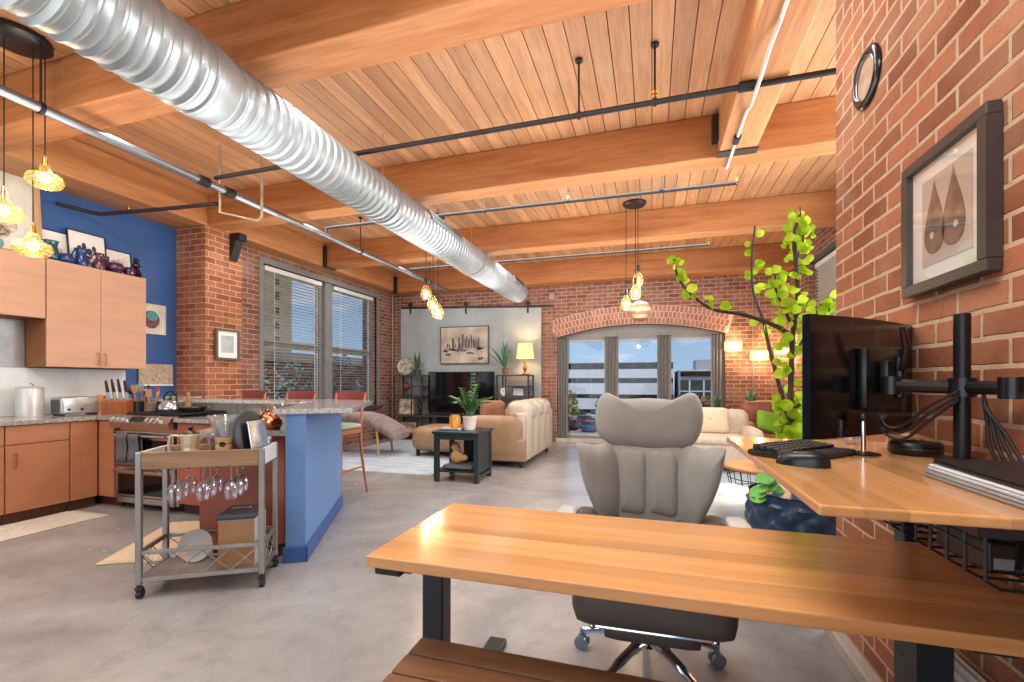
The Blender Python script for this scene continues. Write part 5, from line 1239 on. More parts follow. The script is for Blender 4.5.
t = thing('leather_armchair', 'terracotta leather armchair behind the potted tree', 'armchair', (1.85, 8.1, 0), .1)
TER = mat('terracotta_leather', (150, 90, 70), .45, var=.08, scale=9, bump=.1)
m = MB(); m.puff(-.38, .38, -.3, .38, .14, .44, .07, 8, .01); m.build('seat', TER, t, smooth=70); m = MB(); m.puff(-.40, .40, .26, .46, .3, .92, .09, 8, .02); m.build('backrest', TER, t, smooth=70)
for s in (-1, 1): m = MB(); m.puff(s * .42 - .09, s * .42 + .09, -.3, .42, .15, .62, .07, 7, .01); m.build('arm', TER, t, smooth=70)
for x in (-.36, .36):
    for y in (-.24, .36): MB().cyl((x, y, .011), (x, y, .17), .018, .026, 10).build('leg', BLACK, t)
t = thing('throw_pillow', 'bright green pillow on the terracotta armchair', 'pillow', (1.74, 7.90, .485), .2); t.rotation_euler = (-.55, .25, .2)
m = MB(); m.pillow([(.19 * max(-1, min(1, 1.3 * math.cos(a))), .17 + .17 * max(-1, min(1, 1.3 * math.sin(a)))) for a in [2 * PI * k / 32 for k in range(32)]], .12); m.build('cover', mat('lime_fabric', (126, 178, 44), .8, var=.05), t, smooth=70)
t = thing('console_table', 'low wooden console under the glowing wall boxes', 'table', (.95, 8.95, 0))
MB().box(0, 1.35, 0, .35, .66, .70, .005, 1).build('tabletop', mat('console_top', (150, 104, 74), .4), t, smooth=0)
for x in (.03, 1.27):
    for y in (.03, .27): MB().box(x, x + .05, y, y + .05, 0, .66).build('leg', mat('console_leg', (110, 74, 52), .5), t, smooth=0)
MB().box(.03, 1.32, .03, .32, .18, .205).build('shelf', mat('console_top', (150, 104, 74), .4), t, smooth=0)
L6 = [(k * 1.05, .22 + .12 * ((k * 7) % 5) / 5, .035, .12 + .1 * (k % 4)) for k in range(9)]
snake_plant('spiky green succulent in a dark pot on the console, nearest the window', (1.16, 9.1, .701), (.075, .10), mat('navy_pot', (52, 64, 84), .3), [(a, l * .9, w, le) for a, l, w, le in L6], GRN, name='succulent')
snake_plant('taller grey-green aloe in a white pot on the console, under the wall boxes', (1.72, 9.1, .701), (.095, .09), WHITE, [(a, l * 1.35, w, le * .8) for a, l, w, le in L6], GRN2, name='aloe_plant')
for k, (x, r, h, c) in enumerate(((1.34, .04, .10, (66, 90, 120)), (1.46, .05, .08, (110, 130, 150)))):
    t = thing('small_vase', ('narrow dark blue vase' if k == 0 else 'squat blue-grey vase') + ' between the two potted succulents', 'vase', (x, 9.08, .701)); m = MB(); m.lathe([(.01, 0), (r * .7, 0), (r, h * .4), (r * .6, h * .8), (r * .7, h), (r * .55, h), (.01, .01)], seg=20); m.build('body', mat('vase_%d' % k, c, .25), t); MB().torus((0, 0, h), r * .63, .004, seg=18, sub=6).build('lip', mat('vase_%d' % k, c, .25), t)
GLOWB = emit('sconce_glow', (255, 208, 128), 1.5)
for px, py, lb in ((733, 346, 'glowing box wall light nearest the far window'), (759, 355.5, 'glowing box wall light, lowest of the three, beside the tree'), (783.5, 349, 'glowing box wall light half behind the tree branches')):
    p = atY(px, py, 9.33); t = thing('wall_light', lb, 'lamp', (p.x, 9.4, p.z), 0, 'box wall lights on the far wall')
    MB().box(-.055, .055, -.03, -.001, -.06, .06).build('back_plate', BRASS, t, smooth=0); m = MB(); m.box(-.145, .145, -.13, -.03, -.085, .085, .006, 2); m.build('glow_box', GLOWB, t, smooth=0)
    point_light('sconce_light', (0, -.2, -.14), 10, (1, .66, .34), .05, t); point_light('sconce_light', (0, -.2, .16), 6, (1, .66, .34), .05, t)
# round wire table, bowl, cream tufted ottoman
TW = wood('round_top_wood', (150, 96, 62), (184, 126, 86), 'X', .4)
t = thing('wire_side_table', 'round wood-topped wire basket table beyond the desk', 'table', (.98, 4.72, 0))
m = MB(); m.lathe([(.01, .44), (.32, .44), (.33, .45), (.33, .465), (.32, .472), (.01, .472)], seg=40); m.build('tabletop', TW, t)
m = MB()
for z, r in ((.005, .22), (.12, .25), (.24, .275), (.36, .298), (.435, .31)): m.torus((0, 0, z + .005), r, .004, seg=36, sub=5)
for k in range(24): a = 2 * PI * k / 24; m.tube([(.22 * math.cos(a), .22 * math.sin(a), .008), (.31 * math.cos(a), .31 * math.sin(a), .44)], .0032, 5)
m.build('wire_basket', BLACK, t)
t = thing('decor_bowl', 'dark shallow bowl on the round wire table', 'bowl', (1.02, 4.70, .473)); m = MB(); m.lathe([(.01, 0), (.05, 0), (.13, .07), (.125, .07), (.045, .01), (.01, .01)], seg=26); m.build('bowl', mat('bowl_dark', (54, 52, 46), .4, var=.2), t); MB().torus((0, 0, .07), .128, .004, seg=26, sub=6).build('rim', BLACK, t)
t = thing('tufted_ottoman', 'white tufted leather pouf between office chair and wire table', 'ottoman', (.50, 3.55, 0), .5)
WL = mat('white_leather', (206, 204, 198), .35, var=.03, bump=.06)
m = MB(); m.puff(-.25, .25, -.25, .25, .06, .48, .07, 9, .01); m.build('body', WL, t, smooth=70)
for x in (-.14, 0, .14):
    for y in (-.14, 0, .14): MB().sphere((x, y, .487), .011, (1, 1, .6), 8, 6).build('button', mat('white_button', (196, 194, 188), .4), t)
for x in (-.19, .19):
    for y in (-.19, .19): MB().cyl((x, y, 0), (x, y, .07), .016, seg=10).build('leg', BLACK, t)
# conduits and box on the far wall
CON = mat('conduit_grey', (150, 136, 126), .5, .3)
t = thing('wall_conduit', 'thin grey conduit with junction box left of the arched window', 'conduit', (atY(552, 300, 9.38).x, 9.385, 0)); MB().cyl((0, 0, .02), (0, 0, 2.98), .013, seg=10).build('conduit_pipe', CON, t); MB().box(-.06, .06, -.035, .014, 2.98, 3.12, .006, 1).build('junction_box', CON, t, smooth=0)
t = thing('wall_conduit', 'thin conduit running up the far wall behind the tree', 'conduit', (atY(753, 300, 9.38).x, 9.385, 0)); MB().cyl((0, 0, .72), (0, 0, 3.26), .011, seg=10).build('conduit_pipe', CON, t); MB().box(-.03, .03, -.02, .014, 3.1, 3.16, .004, 1).build('clip', CON, t, smooth=0)
t = thing('wall_conduit', 'grey pipe in the brick corner right of the tall windows', 'conduit', (-5.79, 9.33, 0)); MB().cyl((0, 0, .0), (0, 0, 3.26), .022, seg=12).build('conduit_pipe', CON, t); MB().torus((0, 0, 2.2), .026, .008, seg=18, sub=6).build('clip', CON, t)
# picture on the brick pier
t = framed('framed_print', 'small grey-framed landscape with white mat on the brick pier', .36, .42, (-5.555, 4.62, 1.55), PI / 2, 0, mat('pewter_frame', (92, 88, 86), .4), .03, depth=.025, mount=PAPER)
MB().box(.085, .275, -.0125, -.011, .10, .33).build('print', mat('grey_print', (150, 160, 164), .7, var=.0, scale=5, col2=(206, 208, 204)), t, smooth=0)
# ================================================================= desks, chair, computer
BUT = wood('butcher_block', (204, 142, 84), (226, 170, 112), 'X', .22, .8, strip=.066, strip_axis='Y', coat=.5, var=.12)
BUTY = wood('butcher_block_long', (206, 146, 90), (226, 172, 116), 'Y', .22, .8, strip=.066, strip_axis='X', coat=.5, var=.12)
NAVYM = mat('desk_leg_dark', (40, 44, 50), .4, .3); BENW = wood('bench_wood', (112, 74, 48), (148, 104, 70), 'X', .5, 1.0)
t = thing('desk', 'honey butcher-block desk in the foreground with dark metal legs', 'desk', (-.79, 1.13, 0))
m = MB(); m.box(0, 1.63, 0, .60, .716, .75, .004, 2); m.build('desktop', BUT, t, smooth=0)
for x in (.05, 1.42):
    m = MB(); m.box(x, x + .075, .245, .315, .03, .695, .004, 1); m.build('leg', NAVYM, t, smooth=0)
    m = MB(); m.box(x - .005, x + .08, .0, .935, .0, .03, .006, 1); m.build('foot', BLACK, t, smooth=0)
    m = MB(); m.box(x, x + .075, .04, .56, .695, .716); m.build('bracket', BLACK, t, smooth=0)
m = MB(); m.box(.125, 1.42, .26, .30, .665, .695); m.build('crossbar', BLACK, t, smooth=0)
m = MB(); m.box(.015, .10, .02, .06, .689, .716, .006, 2); m.build('control_box', BLACKP, t, smooth=0)
t = thing('desk', 'raised standing desk of pale wood against the brick wall under the monitor', 'desk', (.28, .92, 0))
m = MB(); m.box(0, .582, 0, 1.04, 1.015, 1.035, .004, 2); m.build('desktop', BUTY, t, smooth=0)
for y in (.0, .92):
    m = MB(); m.box(.528, .565, y, y + .075, .03, 1.0, .004, 1); m.build('leg', NAVYM, t, smooth=0)
    m = MB(); m.box(.46, .575, y, y + .075, 0, .03, .004, 1); m.build('foot', BLACK, t, smooth=0)
    m = MB(); m.box(.22, .57, y, y + .075, 1.0, 1.015); m.build('bracket', BLACK, t, smooth=0)
# wire cable tray under the raised desk
t = thing('cable_tray', 'black wire cable tray hanging under the raised desk', 'tray', (.555, 1.0, .891))
m = MB()
for y in [k * .0545 for k in range(12)]: m.tube([(0, y, .108), (0, y, .012), (.02, y, 0), (.22, y, 0), (.24, y, .012), (.24, y, .108)], .003, 5)
for x, z in ((0, .108), (0, .06), (.02, 0), (.09, 0), (.16, 0), (.22, 0), (.24, .06), (.24, .108)): m.tube([(x, 0, z), (x, .60, z)], .0028, 5)
m.build('wire_mesh', BLACK, t); MB().box(-.012, .252, .09, .12, .104, .1085).build('mounting_bar', BLACK, t, smooth=0); MB().box(-.012, .252, .47, .50, .104, .1085).build('mounting_bar', BLACK, t, smooth=0)
t = thing('power_brick', 'black power adapter lying in the wire cable tray', 'adapter', (.59, 1.06, .896)); MB().box(0, .085, 0, .16, 0, .06, .006).build('case', BLACKP, t, smooth=0); MB().box(.01, .06, -.001, .0, .01, .03).build('label_plate', mat('grey_label', (120, 124, 128), .5), t, smooth=0)
t = thing('power_strip', 'dark power strip along the wire cable tray', 'power strip', (.70, 1.03, .896)); MB().box(0, .05, 0, .42, 0, .035, .005).build('case', mat('strip_grey', (58, 60, 64), .4), t, smooth=0)
for k in range(5): MB().box(.012, .038, .04 + .075 * k, .08 + .075 * k, .035, .0365).build('socket', BLACKP, t, smooth=0)
CABM = mat('cable_black', (18, 18, 20), .5); CABW = mat('cable_white', (200, 200, 200), .5)
rr = random.Random(3)
for k in range(6):
    y0 = 1.0 + .08 * k; z = .925 + .01 * (k % 3); x = .60 + .02 * (k % 2)
    pts = spline([(x, y0, z), (x + .05, y0 + .06, z + .045), (x + .13, y0 + .03, z + .02), (x + .16, y0 + .14, z + .05), (x + .08, y0 + .2, z + .03), (x + .02, y0 + .17, z + .01)], 5)
    o = MB().tube(pts, .0045 if k % 3 else .0055, 6).build('cable', CABW if k in (1, 4) else CABM)
    tag(o, ('pale' if k in (1, 4) else 'black') + ' cable looped in the wire tray under the raised desk', 'cable', 'cables in the wire tray')
# monitor on arm
MC = Vector((.640, 1.735, 1.265)); MR = math.atan2(.43, .44)
t = thing('monitor', 'large curved black monitor seen from behind on the raised desk', 'monitor', MC, MR)
MONM = mat('monitor_shell', (16, 17, 20), .16, var=.0, spec=.6)
m = MB(); Wd, Hh = .305, .182
def mon(u, v, off):
    x = -Wd + 2 * Wd * u; z = -Hh + 2 * Hh * v; return (x, .022 * (x / Wd) ** 2 - .03 + off, z)
vs = []; fs = []
for sg, off in ((0, -.012), (1, .010)):
    for i in range(21):
        for j in (0, 1): vs.append(mon(i / 20, j, off))
for i in range(20):
    a = i * 2; fs += [(a, a + 1, a + 3, a + 2), (42 + a, 42 + a + 2, 42 + a + 3, 42 + a + 1), (a, a + 2, 42 + a + 2, 42 + a), (a + 1, 42 + a + 1, 42 + a + 3, a + 3)]
fs += [(0, 42, 43, 1), (40, 41, 83, 82)]
m.add(vs, fs); m.build('shell', MONM, t, smooth=40)
m = MB(); vs = []; fs = []
for i in range(21):
    for j in (0, 1):
        p = mon(.012 + .976 * i / 20, .02 + .96 * j, .0115); vs.append(p)
for i in range(20): fs.append((2 * i, 2 * i + 1, 2 * i + 3, 2 * i + 2))
m.add(vs, fs); m.build('screen', mat('screen_off', (8, 9, 11), .1), t, smooth=60)
m = MB(); m.box(-.10, .10, -.068, -.04, -.10, .09, .012); m.build('back_housing', BLACKP, t)
t = thing('monitor_mount', 'black monitor arm with a tall clamp pole at the brick wall', 'monitor arm', (.787, 1.506, 1.0355))
m = MB(); m.cyl((0, 0, 0), (0, 0, .395), .0175, seg=24); m.build('pole', mat('pole_black', (30, 31, 33), .35, .4), t)
m = MB(); m.box(-.045, .045, -.04, .04, 0, .012, .004, 1); m.build('clamp', BLACK, t, smooth=0)
m = MB(); m.lathe([(.0175, 0), (.029, 0), (.029, .05), (.0175, .05)], (0, 0, .175), 22); m.build('collar', BLACKP, t)
a = Vector((0, 0, .2)); e = Vector((-.115, .10, .205)); n_ = Vector((.035, -.115, .2))
for nm, p, q, r in (('arm_stub', a, n_, .018), ('arm_link', a, e, .019)):
    m = MB(); m.tube([p, q], r, 10); m.cyl(q - Vector((0, 0, .026)), q + Vector((0, 0, .026)), .024, seg=18); m.build(nm, BLACKP, t)
b_ = Vector((MC.x - .787 + .062, MC.y - 1.506 - .062, MC.z - 1.0355))
m = MB(); m.tube([e, b_], .014, 10); m.build('arm_link', BLACKP, t)
m = MB(); m.M = Matrix.Translation(b_) @ Matrix.Rotation(MR, 4, 'Z'); m.box(-.05, .05, -.012, .012, -.05, .05, .006); m.cyl((0, -.02, -.06), (0, -.02, .06), .014, seg=14); m.build('tilt_head', BLACKP, t)
m = MB(); m.M = Matrix.Translation(b_) @ Matrix.Rotation(MR, 4, 'Z'); m.tube([(-.01, -.03, .02), (-.035, -.05, .09), (-.06, -.05, .145)], [.01, .011, .007], 8); m.build('release_lever', BLACKP, t)
base = Vector((.787, 1.506, 1.0355))
for k in range(4):
    z = .19 - .012 * k; pts = spline([base + Vector((.02, -.045, z)), base + Vector((.03 + .004 * k, -.04 - .012 * k, z * .6)), base + Vector((.034 + .006 * k, -.04 - .016 * k, .06)), base + Vector((.045 + .006 * k, -.05 - .022 * k, .006))], 6)
    tag(MB().tube(pts, .0042, 6).build('cable', CABM), 'black cable dropping from the monitor arm beside its pole', 'cable', 'cables beside the monitor pole')
for k in range(3):
    pts = spline([base + Vector((-.022, -.03, .19 - .01 * k)), base + Vector((-.06, .02, .15 - .02 * k)), base + Vector((-.10, .07, .09 - .02 * k)), base + Vector((-.13, .09 + .012 * k, .085 - .008 * k)), base + Vector((-.14 + .01 * k, .115, .12))], 6)
    tag(MB().tube(pts, .0042, 6).build('cable', CABM), 'black cable sagging between the pole and the curved monitor', 'cable', 'cables to the monitor')
DZ_ = 1.0355
t = thing('desk_stand', 'small chrome stem on a round black base under the monitor', 'stand', Vector((.60, 1.60, DZ_)) )
m = MB(); m.lathe([(.005, 0), (.042, 0), (.043, .004), (.02, .008), (.005, .009)], seg=28); m.build('base', BLACKP, t); MB().cyl((0, 0, .008), (0, 0, .10), .007, seg=12).build('stem', CHROME, t); m = MB(); m.sphere((0, 0, .11), .014, seg=12, rings=8); m.build('head', BLACKP, t)
t = thing('desk_puck', 'black round low dock on the desk right of the monitor', 'dock', (.752, 1.655, DZ_)); m = MB(); m.lathe([(.005, 0), (.06, 0), (.064, .006), (.064, .028), (.058, .036), (.005, .037)], seg=36); m.build('body', BLACKP, t); MB().torus((0, 0, .018), .0645, .0015, seg=36, sub=6).build('trim_ring', mat('ring_grey', (90, 92, 96), .3, .8), t)
t = thing('tumbler', 'small clear tumbler behind the chrome stem', 'glass', (.66, 1.86, DZ_)); m = MB(); m.lathe([(.01, .003), (.025, 0), (.03, .07), (.0275, .07), (.023, .006), (.01, .006)], seg=20); m.build('glass_body', WG, t, smooth=60); MB().torus((0, 0, .07), .0288, .0015, seg=20, sub=5).build('rim', WG, t)
t = thing('keyboard', 'black tented keyboard near the desk edge behind the mouse', 'keyboard', (.405, 1.545, DZ_), .8); t.scale = (.8, .8, .9)
m = MB(); m.box(-.17, .17, -.075, .075, .0, .02, .008); m.build('case', BLACKP, t); KEYM = mat('keycap', (34, 35, 38), .5)
for r in range(5):
    m = MB()
    for k in range(13): m.box(-.16 + .0248 * k, -.16 + .0248 * k + .0205, -.06 + .0245 * r, -.06 + .0245 * r + .0205, .02, .029 + .002 * r, .002, 1)
    m.build('key_row', KEYM, t, smooth=0)
m = MB(); m.puff(-.17, .17, -.13, -.07, 0, .022, .01, 5, .002); m.build('palm_rest', mat('palm_rest', (44, 45, 48), .7), t, smooth=70)
t = thing('computer_mouse', 'black sculpted computer mouse on the raised desk', 'mouse', (.372, 1.345, DZ_), 1.05)
m = MB()
def mouse(u, v):
    a = 2 * PI * u; q = PI / 2 * v; x = .034 * math.cos(a) * math.cos(q) ** .6; y = .062 * math.sin(a) * math.cos(q) ** .6
    return (x * (1 + .12 * math.sin(a)), y, .036 * math.sin(q) ** .8 * (1 - .28 * (y / .062)) + .0)
m.surf(lambda u, v: mouse(v, u), 10, 28, closed=True); m.build('body', BLACKP, t, smooth=70); m = MB(); m.cyl((-.006, .03, .0285), (.006, .03, .0285), .007, seg=14); m.build('scroll_wheel', mat('wheel_grey', (70, 72, 76), .4), t); MB().box(-.0008, .0008, .012, .058, .02, .0315).build('button_split', mat('split_grey', (60, 62, 64), .4), t, smooth=0)
for k, (lb, c, mt) in enumerate((('closed silver laptop at the bottom of the desk stack', (190, 192, 196), .7), ('pale grey folder in the middle of the desk stack', (206, 208, 212), 0), ('closed black laptop on top of the desk stack', (34, 35, 38), .2))):
    t = thing('laptop' if k != 1 else 'folder', lb, 'laptop' if k != 1 else 'folder', (.595 + .004 * k, .90 + .004 * k, DZ_ + .0135 * k), -.02 * k)
    MB().box(0, .255, 0, .38, 0, .007, .002, 1).build('base_half' if k != 1 else 'back_cover', mat('lap_a%d' % k, tuple(v * .92 for v in c), .35, mt), t, smooth=0); MB().box(.001, .254, .001, .379, .0075, .0132, .002, 1).build('screen_lid' if k != 1 else 'front_cover', mat('lap_b%d' % k, c, .35, mt), t, smooth=0)
# magazine rack on the wall under the desks
t = thing('wall_rack', 'slim dark rack against the brick wall under the foreground desk', 'rack', (.745, 1.0, 0))
RKM = mat('rack_navy', (40, 50, 62), .45)
MB().box(0, .118, 0, .73, .0, .02).build('base', RKM, t, smooth=0); MB().box(0, .012, 0, .73, .02, .40).build('front_panel', RKM, t, smooth=0); MB().box(.106, .118, 0, .73, .02, .40).build('back_panel', RKM, t, smooth=0); MB().box(.012, .106, 0.715, .73, .02, .40).build('end_panel', RKM, t, smooth=0); MB().box(.012, .106, 0, .015, .02, .40).build('end_panel', RKM, t, smooth=0)
for k, c in enumerate(((24, 25, 28), (226, 226, 224), (198, 206, 216), (60, 74, 92), (232, 230, 226))):
    nm = ('black', 'white', 'pale blue', 'slate blue', 'cream')[k]
    b = thing('magazine', nm + ' magazine standing in the dark rack under the desk', 'magazine', (.760 + .017 * k, 1.15 - .01 * (k % 2), .021)); MB().box(0, .013, 0, .54, 0, .43 + .012 * (k % 3)).build('cover', mat('mag_' + nm.replace(' ', '_'), c, .4), b, smooth=0); MB().box(.002, .011, -.001, .538, .004, .431 + .012 * (k % 3)).build('pages', PAPER, b, smooth=0)
t = thing('storage_box', 'blue-grey box standing in the dark rack at its near end', 'box', (.760, 1.02, .021)); MB().box(0, .08, 0, .11, 0, .40).build('body', mat('box_bluegrey', (96, 112, 130), .5), t, smooth=0); MB().box(-.001, .081, -.001, .111, .395, .43).build('lid', mat('box_dark', (34, 36, 40), .5), t, smooth=0)
# slatted bench
t = thing('bench', 'dark slatted wooden bench tucked under the foreground desk', 'bench', (-.69, .92, 0))
for k in range(4): m = MB(); m.box(0, 1.15, .092 * k, .092 * k + .086, .425, .452, .005, 2); m.build('slat', BENW, t, smooth=0)
for x in (.10, .98):
    MB().box(x, x + .05, .02, .345, .385, .425).build('cross_rail', BENW, t, smooth=0)
    for y in (.02, .295): MB().box(x, x + .05, y, y + .05, 0, .385, .004, 1).build('leg', BENW, t, smooth=0)
# ---- office chair
SUE = mat('grey_suede', (142, 138, 131), .85, var=.05, scale=6, sheen=.35, bump=.05); SUE_SHADED = mat('grey_suede_shaded', (92, 82, 76), .55, var=.05, scale=9)  # second one is a darker brown-grey copy, shade on the lower chair painted in
t = thing('office_chair', 'grey winged executive office chair behind the foreground desk', 'office chair', (-.015, 2.12, 0), .03)
def bend(x, z): return -.55 * x * x + .16 * (z - .6) ** 1 * .5
def shift(pts, dx=0, dz=0): return [(x + dx, z + dz) for x, z in pts]
def sm(pts, k=5): return [(p.x * .88, p.y) for p in spline([Vector((x, z, 0)) for x, z in pts] + [Vector((pts[0][0], pts[0][1], 0))], k)[:-1]]
YB = .19
m = MB(); m.M = Matrix.Translation((0, YB, 0))
m.pillow(sm([(-.19, .93), (-.265, .985), (-.285, 1.08), (-.262, 1.17), (-.215, 1.195), (-.165, 1.16), (-.10, 1.165), (0, 1.17), (.10, 1.165), (.165, 1.16), (.215, 1.197), (.262, 1.18), (.288, 1.09), (.262, .985), (.19, .93), (0, .915)]), .15, bend); m.build('headrest', SUE, t, smooth=75)
m = MB(); m.M = Matrix.Translation((0, YB, 0)); m.pillow(sm([(-.2, .52), (-.215, .75), (-.2, .95), (0, .965), (.2, .95), (.215, .75), (.2, .52), (0, .50)]), .13, bend); m.build('backrest', SUE, t, smooth=75)
for x0 in (-.078, .078):
    m = MB(); m.M = Matrix.Translation((0, YB - .055, 0)); m.pillow(sm([(x0 - .062, .63), (x0 - .07, .75), (x0 - .062, .905), (x0, .915), (x0 + .062, .905), (x0 + .07, .75), (x0 + .062, .63), (x0, .622)]), .06, bend); m.build('lumbar_pad', SUE, t, smooth=75)
for s in (-1, 1):
    m = MB(); m.M = Matrix.Translation((0, YB - .03, 0))
    m.pillow(sm([(s * .15, .60), (s * .22, .54), (s * .29, .66), (s * .345, .80), (s * .37, .93), (s * .372, .957), (s * .345, .957), (s * .28, .945), (s * .21, .95), (s * .165, .90), (s * .145, .75)]), .15, lambda x, z: bend(x, z) - .5 * max(0, abs(x) - .15) ** 1.2); m.build('side_wing', SUE, t, smooth=75)
    m = MB(); m.M = Matrix.Translation((0, YB - .04, 0)); m.pillow(sm([(s * .13, .48), (s * .34, .48), (s * .41, .55), (s * .36, .64), (s * .22, .62), (s * .14, .6)]), .16, bend); m.build('lower_bolster', SUE_SHADED, t, smooth=75)
m = MB(); m.puff(-.275, .275, -.52, .20, .385, .53, .05, 9, .012); m.build('seat', SUE_SHADED, t, smooth=70)
m = MB(); m.puff(-.17, .17, -.45, .0, .315, .384, .025, 6, .004); m.build('seat_pan', SUE_SHADED, t, smooth=70)
for s in (-1, 1):
    m = MB(); m.tube(spline([(s * .27, .12, .46), (s * .35, .1, .52), (s * .365, .0, .62), (s * .36, -.14, .635)], 5), .014, 10); m.build('arm_bracket', CHROME, t)
    m = MB(); m.puff(s * .36 - .04, s * .36 + .04, -.26, .06, .635, .665, .015, 6, .004); m.build('armrest', mat('armrest_pale', (196, 198, 198), .4), t, smooth=70)
m = MB(); m.tube([(-.20, -.465, .375), (.20, -.465, .375)], .007, 8); m.sphere((.205, -.465, .375), .014, seg=10, rings=7); m.sphere((-.205, -.465, .375), .014, seg=10, rings=7); m.build('tilt_bar', CHROME, t)
m = MB(); m.cyl((0, -.05, .10), (0, -.05, .32), .028, .03, 18); m.cyl((0, -.05, .25), (0, -.05, .32), .055, seg=18); m.build('gas_column', BLACKP, t)
for k in range(5):
    a = 2 * PI * k / 5 + .35; c, s_ = math.cos(a), math.sin(a)
    m = MB(); m.tube(spline([(.03 * c, -.05 + .03 * s_, .135), (.16 * c, -.05 + .16 * s_, .125), (.30 * c, -.05 + .30 * s_, .085)], 5), [.024] * 4 + [.02] * 4 + [.016] * 3, 10); m.build('base_spoke', CHROME, t)
    m = MB(); p = Vector((.31 * c, -.05 + .31 * s_, 0)); tx = Vector((-s_, c, 0))
    m.cyl(p + Vector((0, 0, .06)), p + Vector((0, 0, .09)), .011, seg=10)
    for sg in (-1, 1): m.cyl(p + tx * (.008 * sg) + Vector((0, 0, .03)), p + tx * (.026 * sg) + Vector((0, 0, .03)), .03, seg=20)
    m.build('caster', mat('caster_clear', (120, 134, 146), .2, .3), t)
# ---- things hung on the near brick wall
t = thing('framed_picture', 'large dark-framed print of two leaf shapes on the near brick wall', 'picture', (.868, 1.923, 1.54), -PI / 2)
PF = mat('pewter_wood_frame', (74, 68, 64), .35, .2, var=.06); w, h, f = .425, .445, .036
m = MB(); m.box(0, w, -.035, 0, 0, f, .003, 1); m.box(0, w, -.035, 0, h - f, h, .003, 1); m.box(0, f, -.035, 0, f, h - f); m.box(w - f, w, -.035, 0, f, h - f); m.build('frame', PF, t, smooth=0)
MB().box(f * .9, w - f * .9, -.016, -.001, f * .9, h - f * .9).build('mat_board', mat('mat_board', (234, 228, 216), .8, var=.02), t, smooth=0)
MB().box(.095, w - .085, -.018, -.0162, .085, h - .085).build('print', mat('sepia_print', (200, 182, 166), .8, var=.06, scale=5), t, smooth=0)
LF = mat('leaf_print', (116, 98, 88), .8, var=.2, scale=24)
for cx_, hh in ((.163, .232), (.258, .238)):
    m = MB(); pts = [(cx_ + .060 * math.sin(a) * (1 - .0) * (.5 - .5 * math.cos(a / 1)) ** .9 * 1.35, .115 + hh * (.5 + .5 * math.cos(a))) for a in [2 * PI * k / 36 for k in range(36)]]
    m.slab(pts, -.0192, -.0181); lf = m.build('leaf_shape', LF, t, smooth=0)
    m = MB(); m.slab(circle_pts(cx_ + (.012 if cx_ > .22 else -.012), .175, .011, 14), -.0198, -.0192); m.build('pale_spot', mat('pale_spot', (206, 196, 184), .8), lf, smooth=0)
MB().box(f, w - f, -.026, -.0245, f, h - f).build('glazing', glass('picture_glass', refl=.06, rim=.3), t, smooth=0)
t = thing('oval_frame', 'small round black-framed picture high on the near brick wall', 'picture', (.868, 2.27, 2.53), -PI / 2)
m = MB(); m.lathe([(.082, .006), (.088, .014), (.098, .019), (.112, .016), (.122, .006), (.122, .0), (.078, .0)], (0, 0, 0), 44, (0, -1, 0)); m.build('frame', mat('black_lacquer', (18, 16, 16), .2), t)
m = MB(); m.lathe([(.002, .001), (.084, .001), (.084, .006), (.002, .006)], (0, 0, 0), 36, (0, -1, 0)); m.build('image', mat('sepia_oval', (150, 118, 94), .6, var=.0, scale=14, col2=(196, 166, 138)), t); m = MB(); m.torus((0, -.010, 0), .083, .003, (0, 1, 0), 40, 6); m.build('inner_ring', mat('silver_ring', (150, 146, 142), .3, .9), t)
# ---- tree in planter
TX, TY = .80, 2.98
t = thing('potted_tree', 'tall branching tree with bright lime leaves in a textured navy planter', 'tree', (TX, TY, 0))
NAV = mat('navy_planter', (34, 58, 84), .3, var=.08)
m = MB()
def pot(u, v):
    a = 2 * PI * v; z = .62 * u; r = .20 + .055 * math.sin(min(1, u * 1.1) * PI * .62)
    b = .013 * (abs(math.sin(11 * a / 2 + u * 15)) * abs(math.sin(11 * a / 2 - u * 15))) ** .8 * 1.6 * (1 if .03 < u < .93 else 0)
    return ((r + b) * math.cos(a), (r + b) * math.sin(a), z)
m.surf(pot, 48, 112, closed=True); m.lathe([(.24, .62), (.225, .62), (.2, .55), (.18, .04), (.01, .04)], seg=40); m.lathe([(.01, 0), (.2, 0), (.2, .002), (.01, .002)], seg=30); m.build('planter', NAV, t, smooth=60)
m = MB(); m.lathe([(.005, 0), (.222, 0), (.215, .02), (.1, .03), (.005, .035)], (0, 0, .545), 30); m.build('soil', mat('soil', (60, 44, 34), .9), t)
O = Vector((TX, TY, 0))
def br(pts, Y0=2.98, dy=None): return [atY(px, py, Y0 + (dy[i] if dy else 0)) - O for i, (px, py) in enumerate(pts)]
BARK = mat('dark_bark', (66, 46, 40), .8, var=.2, scale=30, bump=.4)
trunk = [Vector((0.02, 0, .56))] + br([(791, 470), (790, 430), (791, 385), (793, 335), (798, 300), (796, 262), (794, 235), (800, 215)])
b1 = br([(793, 338), (778, 327), (745, 315), (712, 309), (690, 293), (678, 277), (674, 259)], dy=[0, -.02, -.05, -.1, -.14, -.16, -.18])
b2 = br([(790, 425), (782, 395), (770, 350), (763, 320), (753, 290), (752, 258), (755, 226)], dy=[0, .05, .10, .14, .18, .2, .22])
b3 = br([(793, 330), (784, 307), (776, 290), (775, 268)], dy=[0, -.04, -.06, -.08]); b4 = br([(790, 412), (806, 398), (818, 372), (826, 320), (834, 300)], dy=[0, .03, .05, .08, .1]); b5 = br([(796, 262), (803, 240), (801, 222), (800, 206)], dy=[0, .04, .06, .06]); b6 = br([(792, 360), (808, 330), (820, 306), (831, 298)], dy=[0, .08, .12, .15])
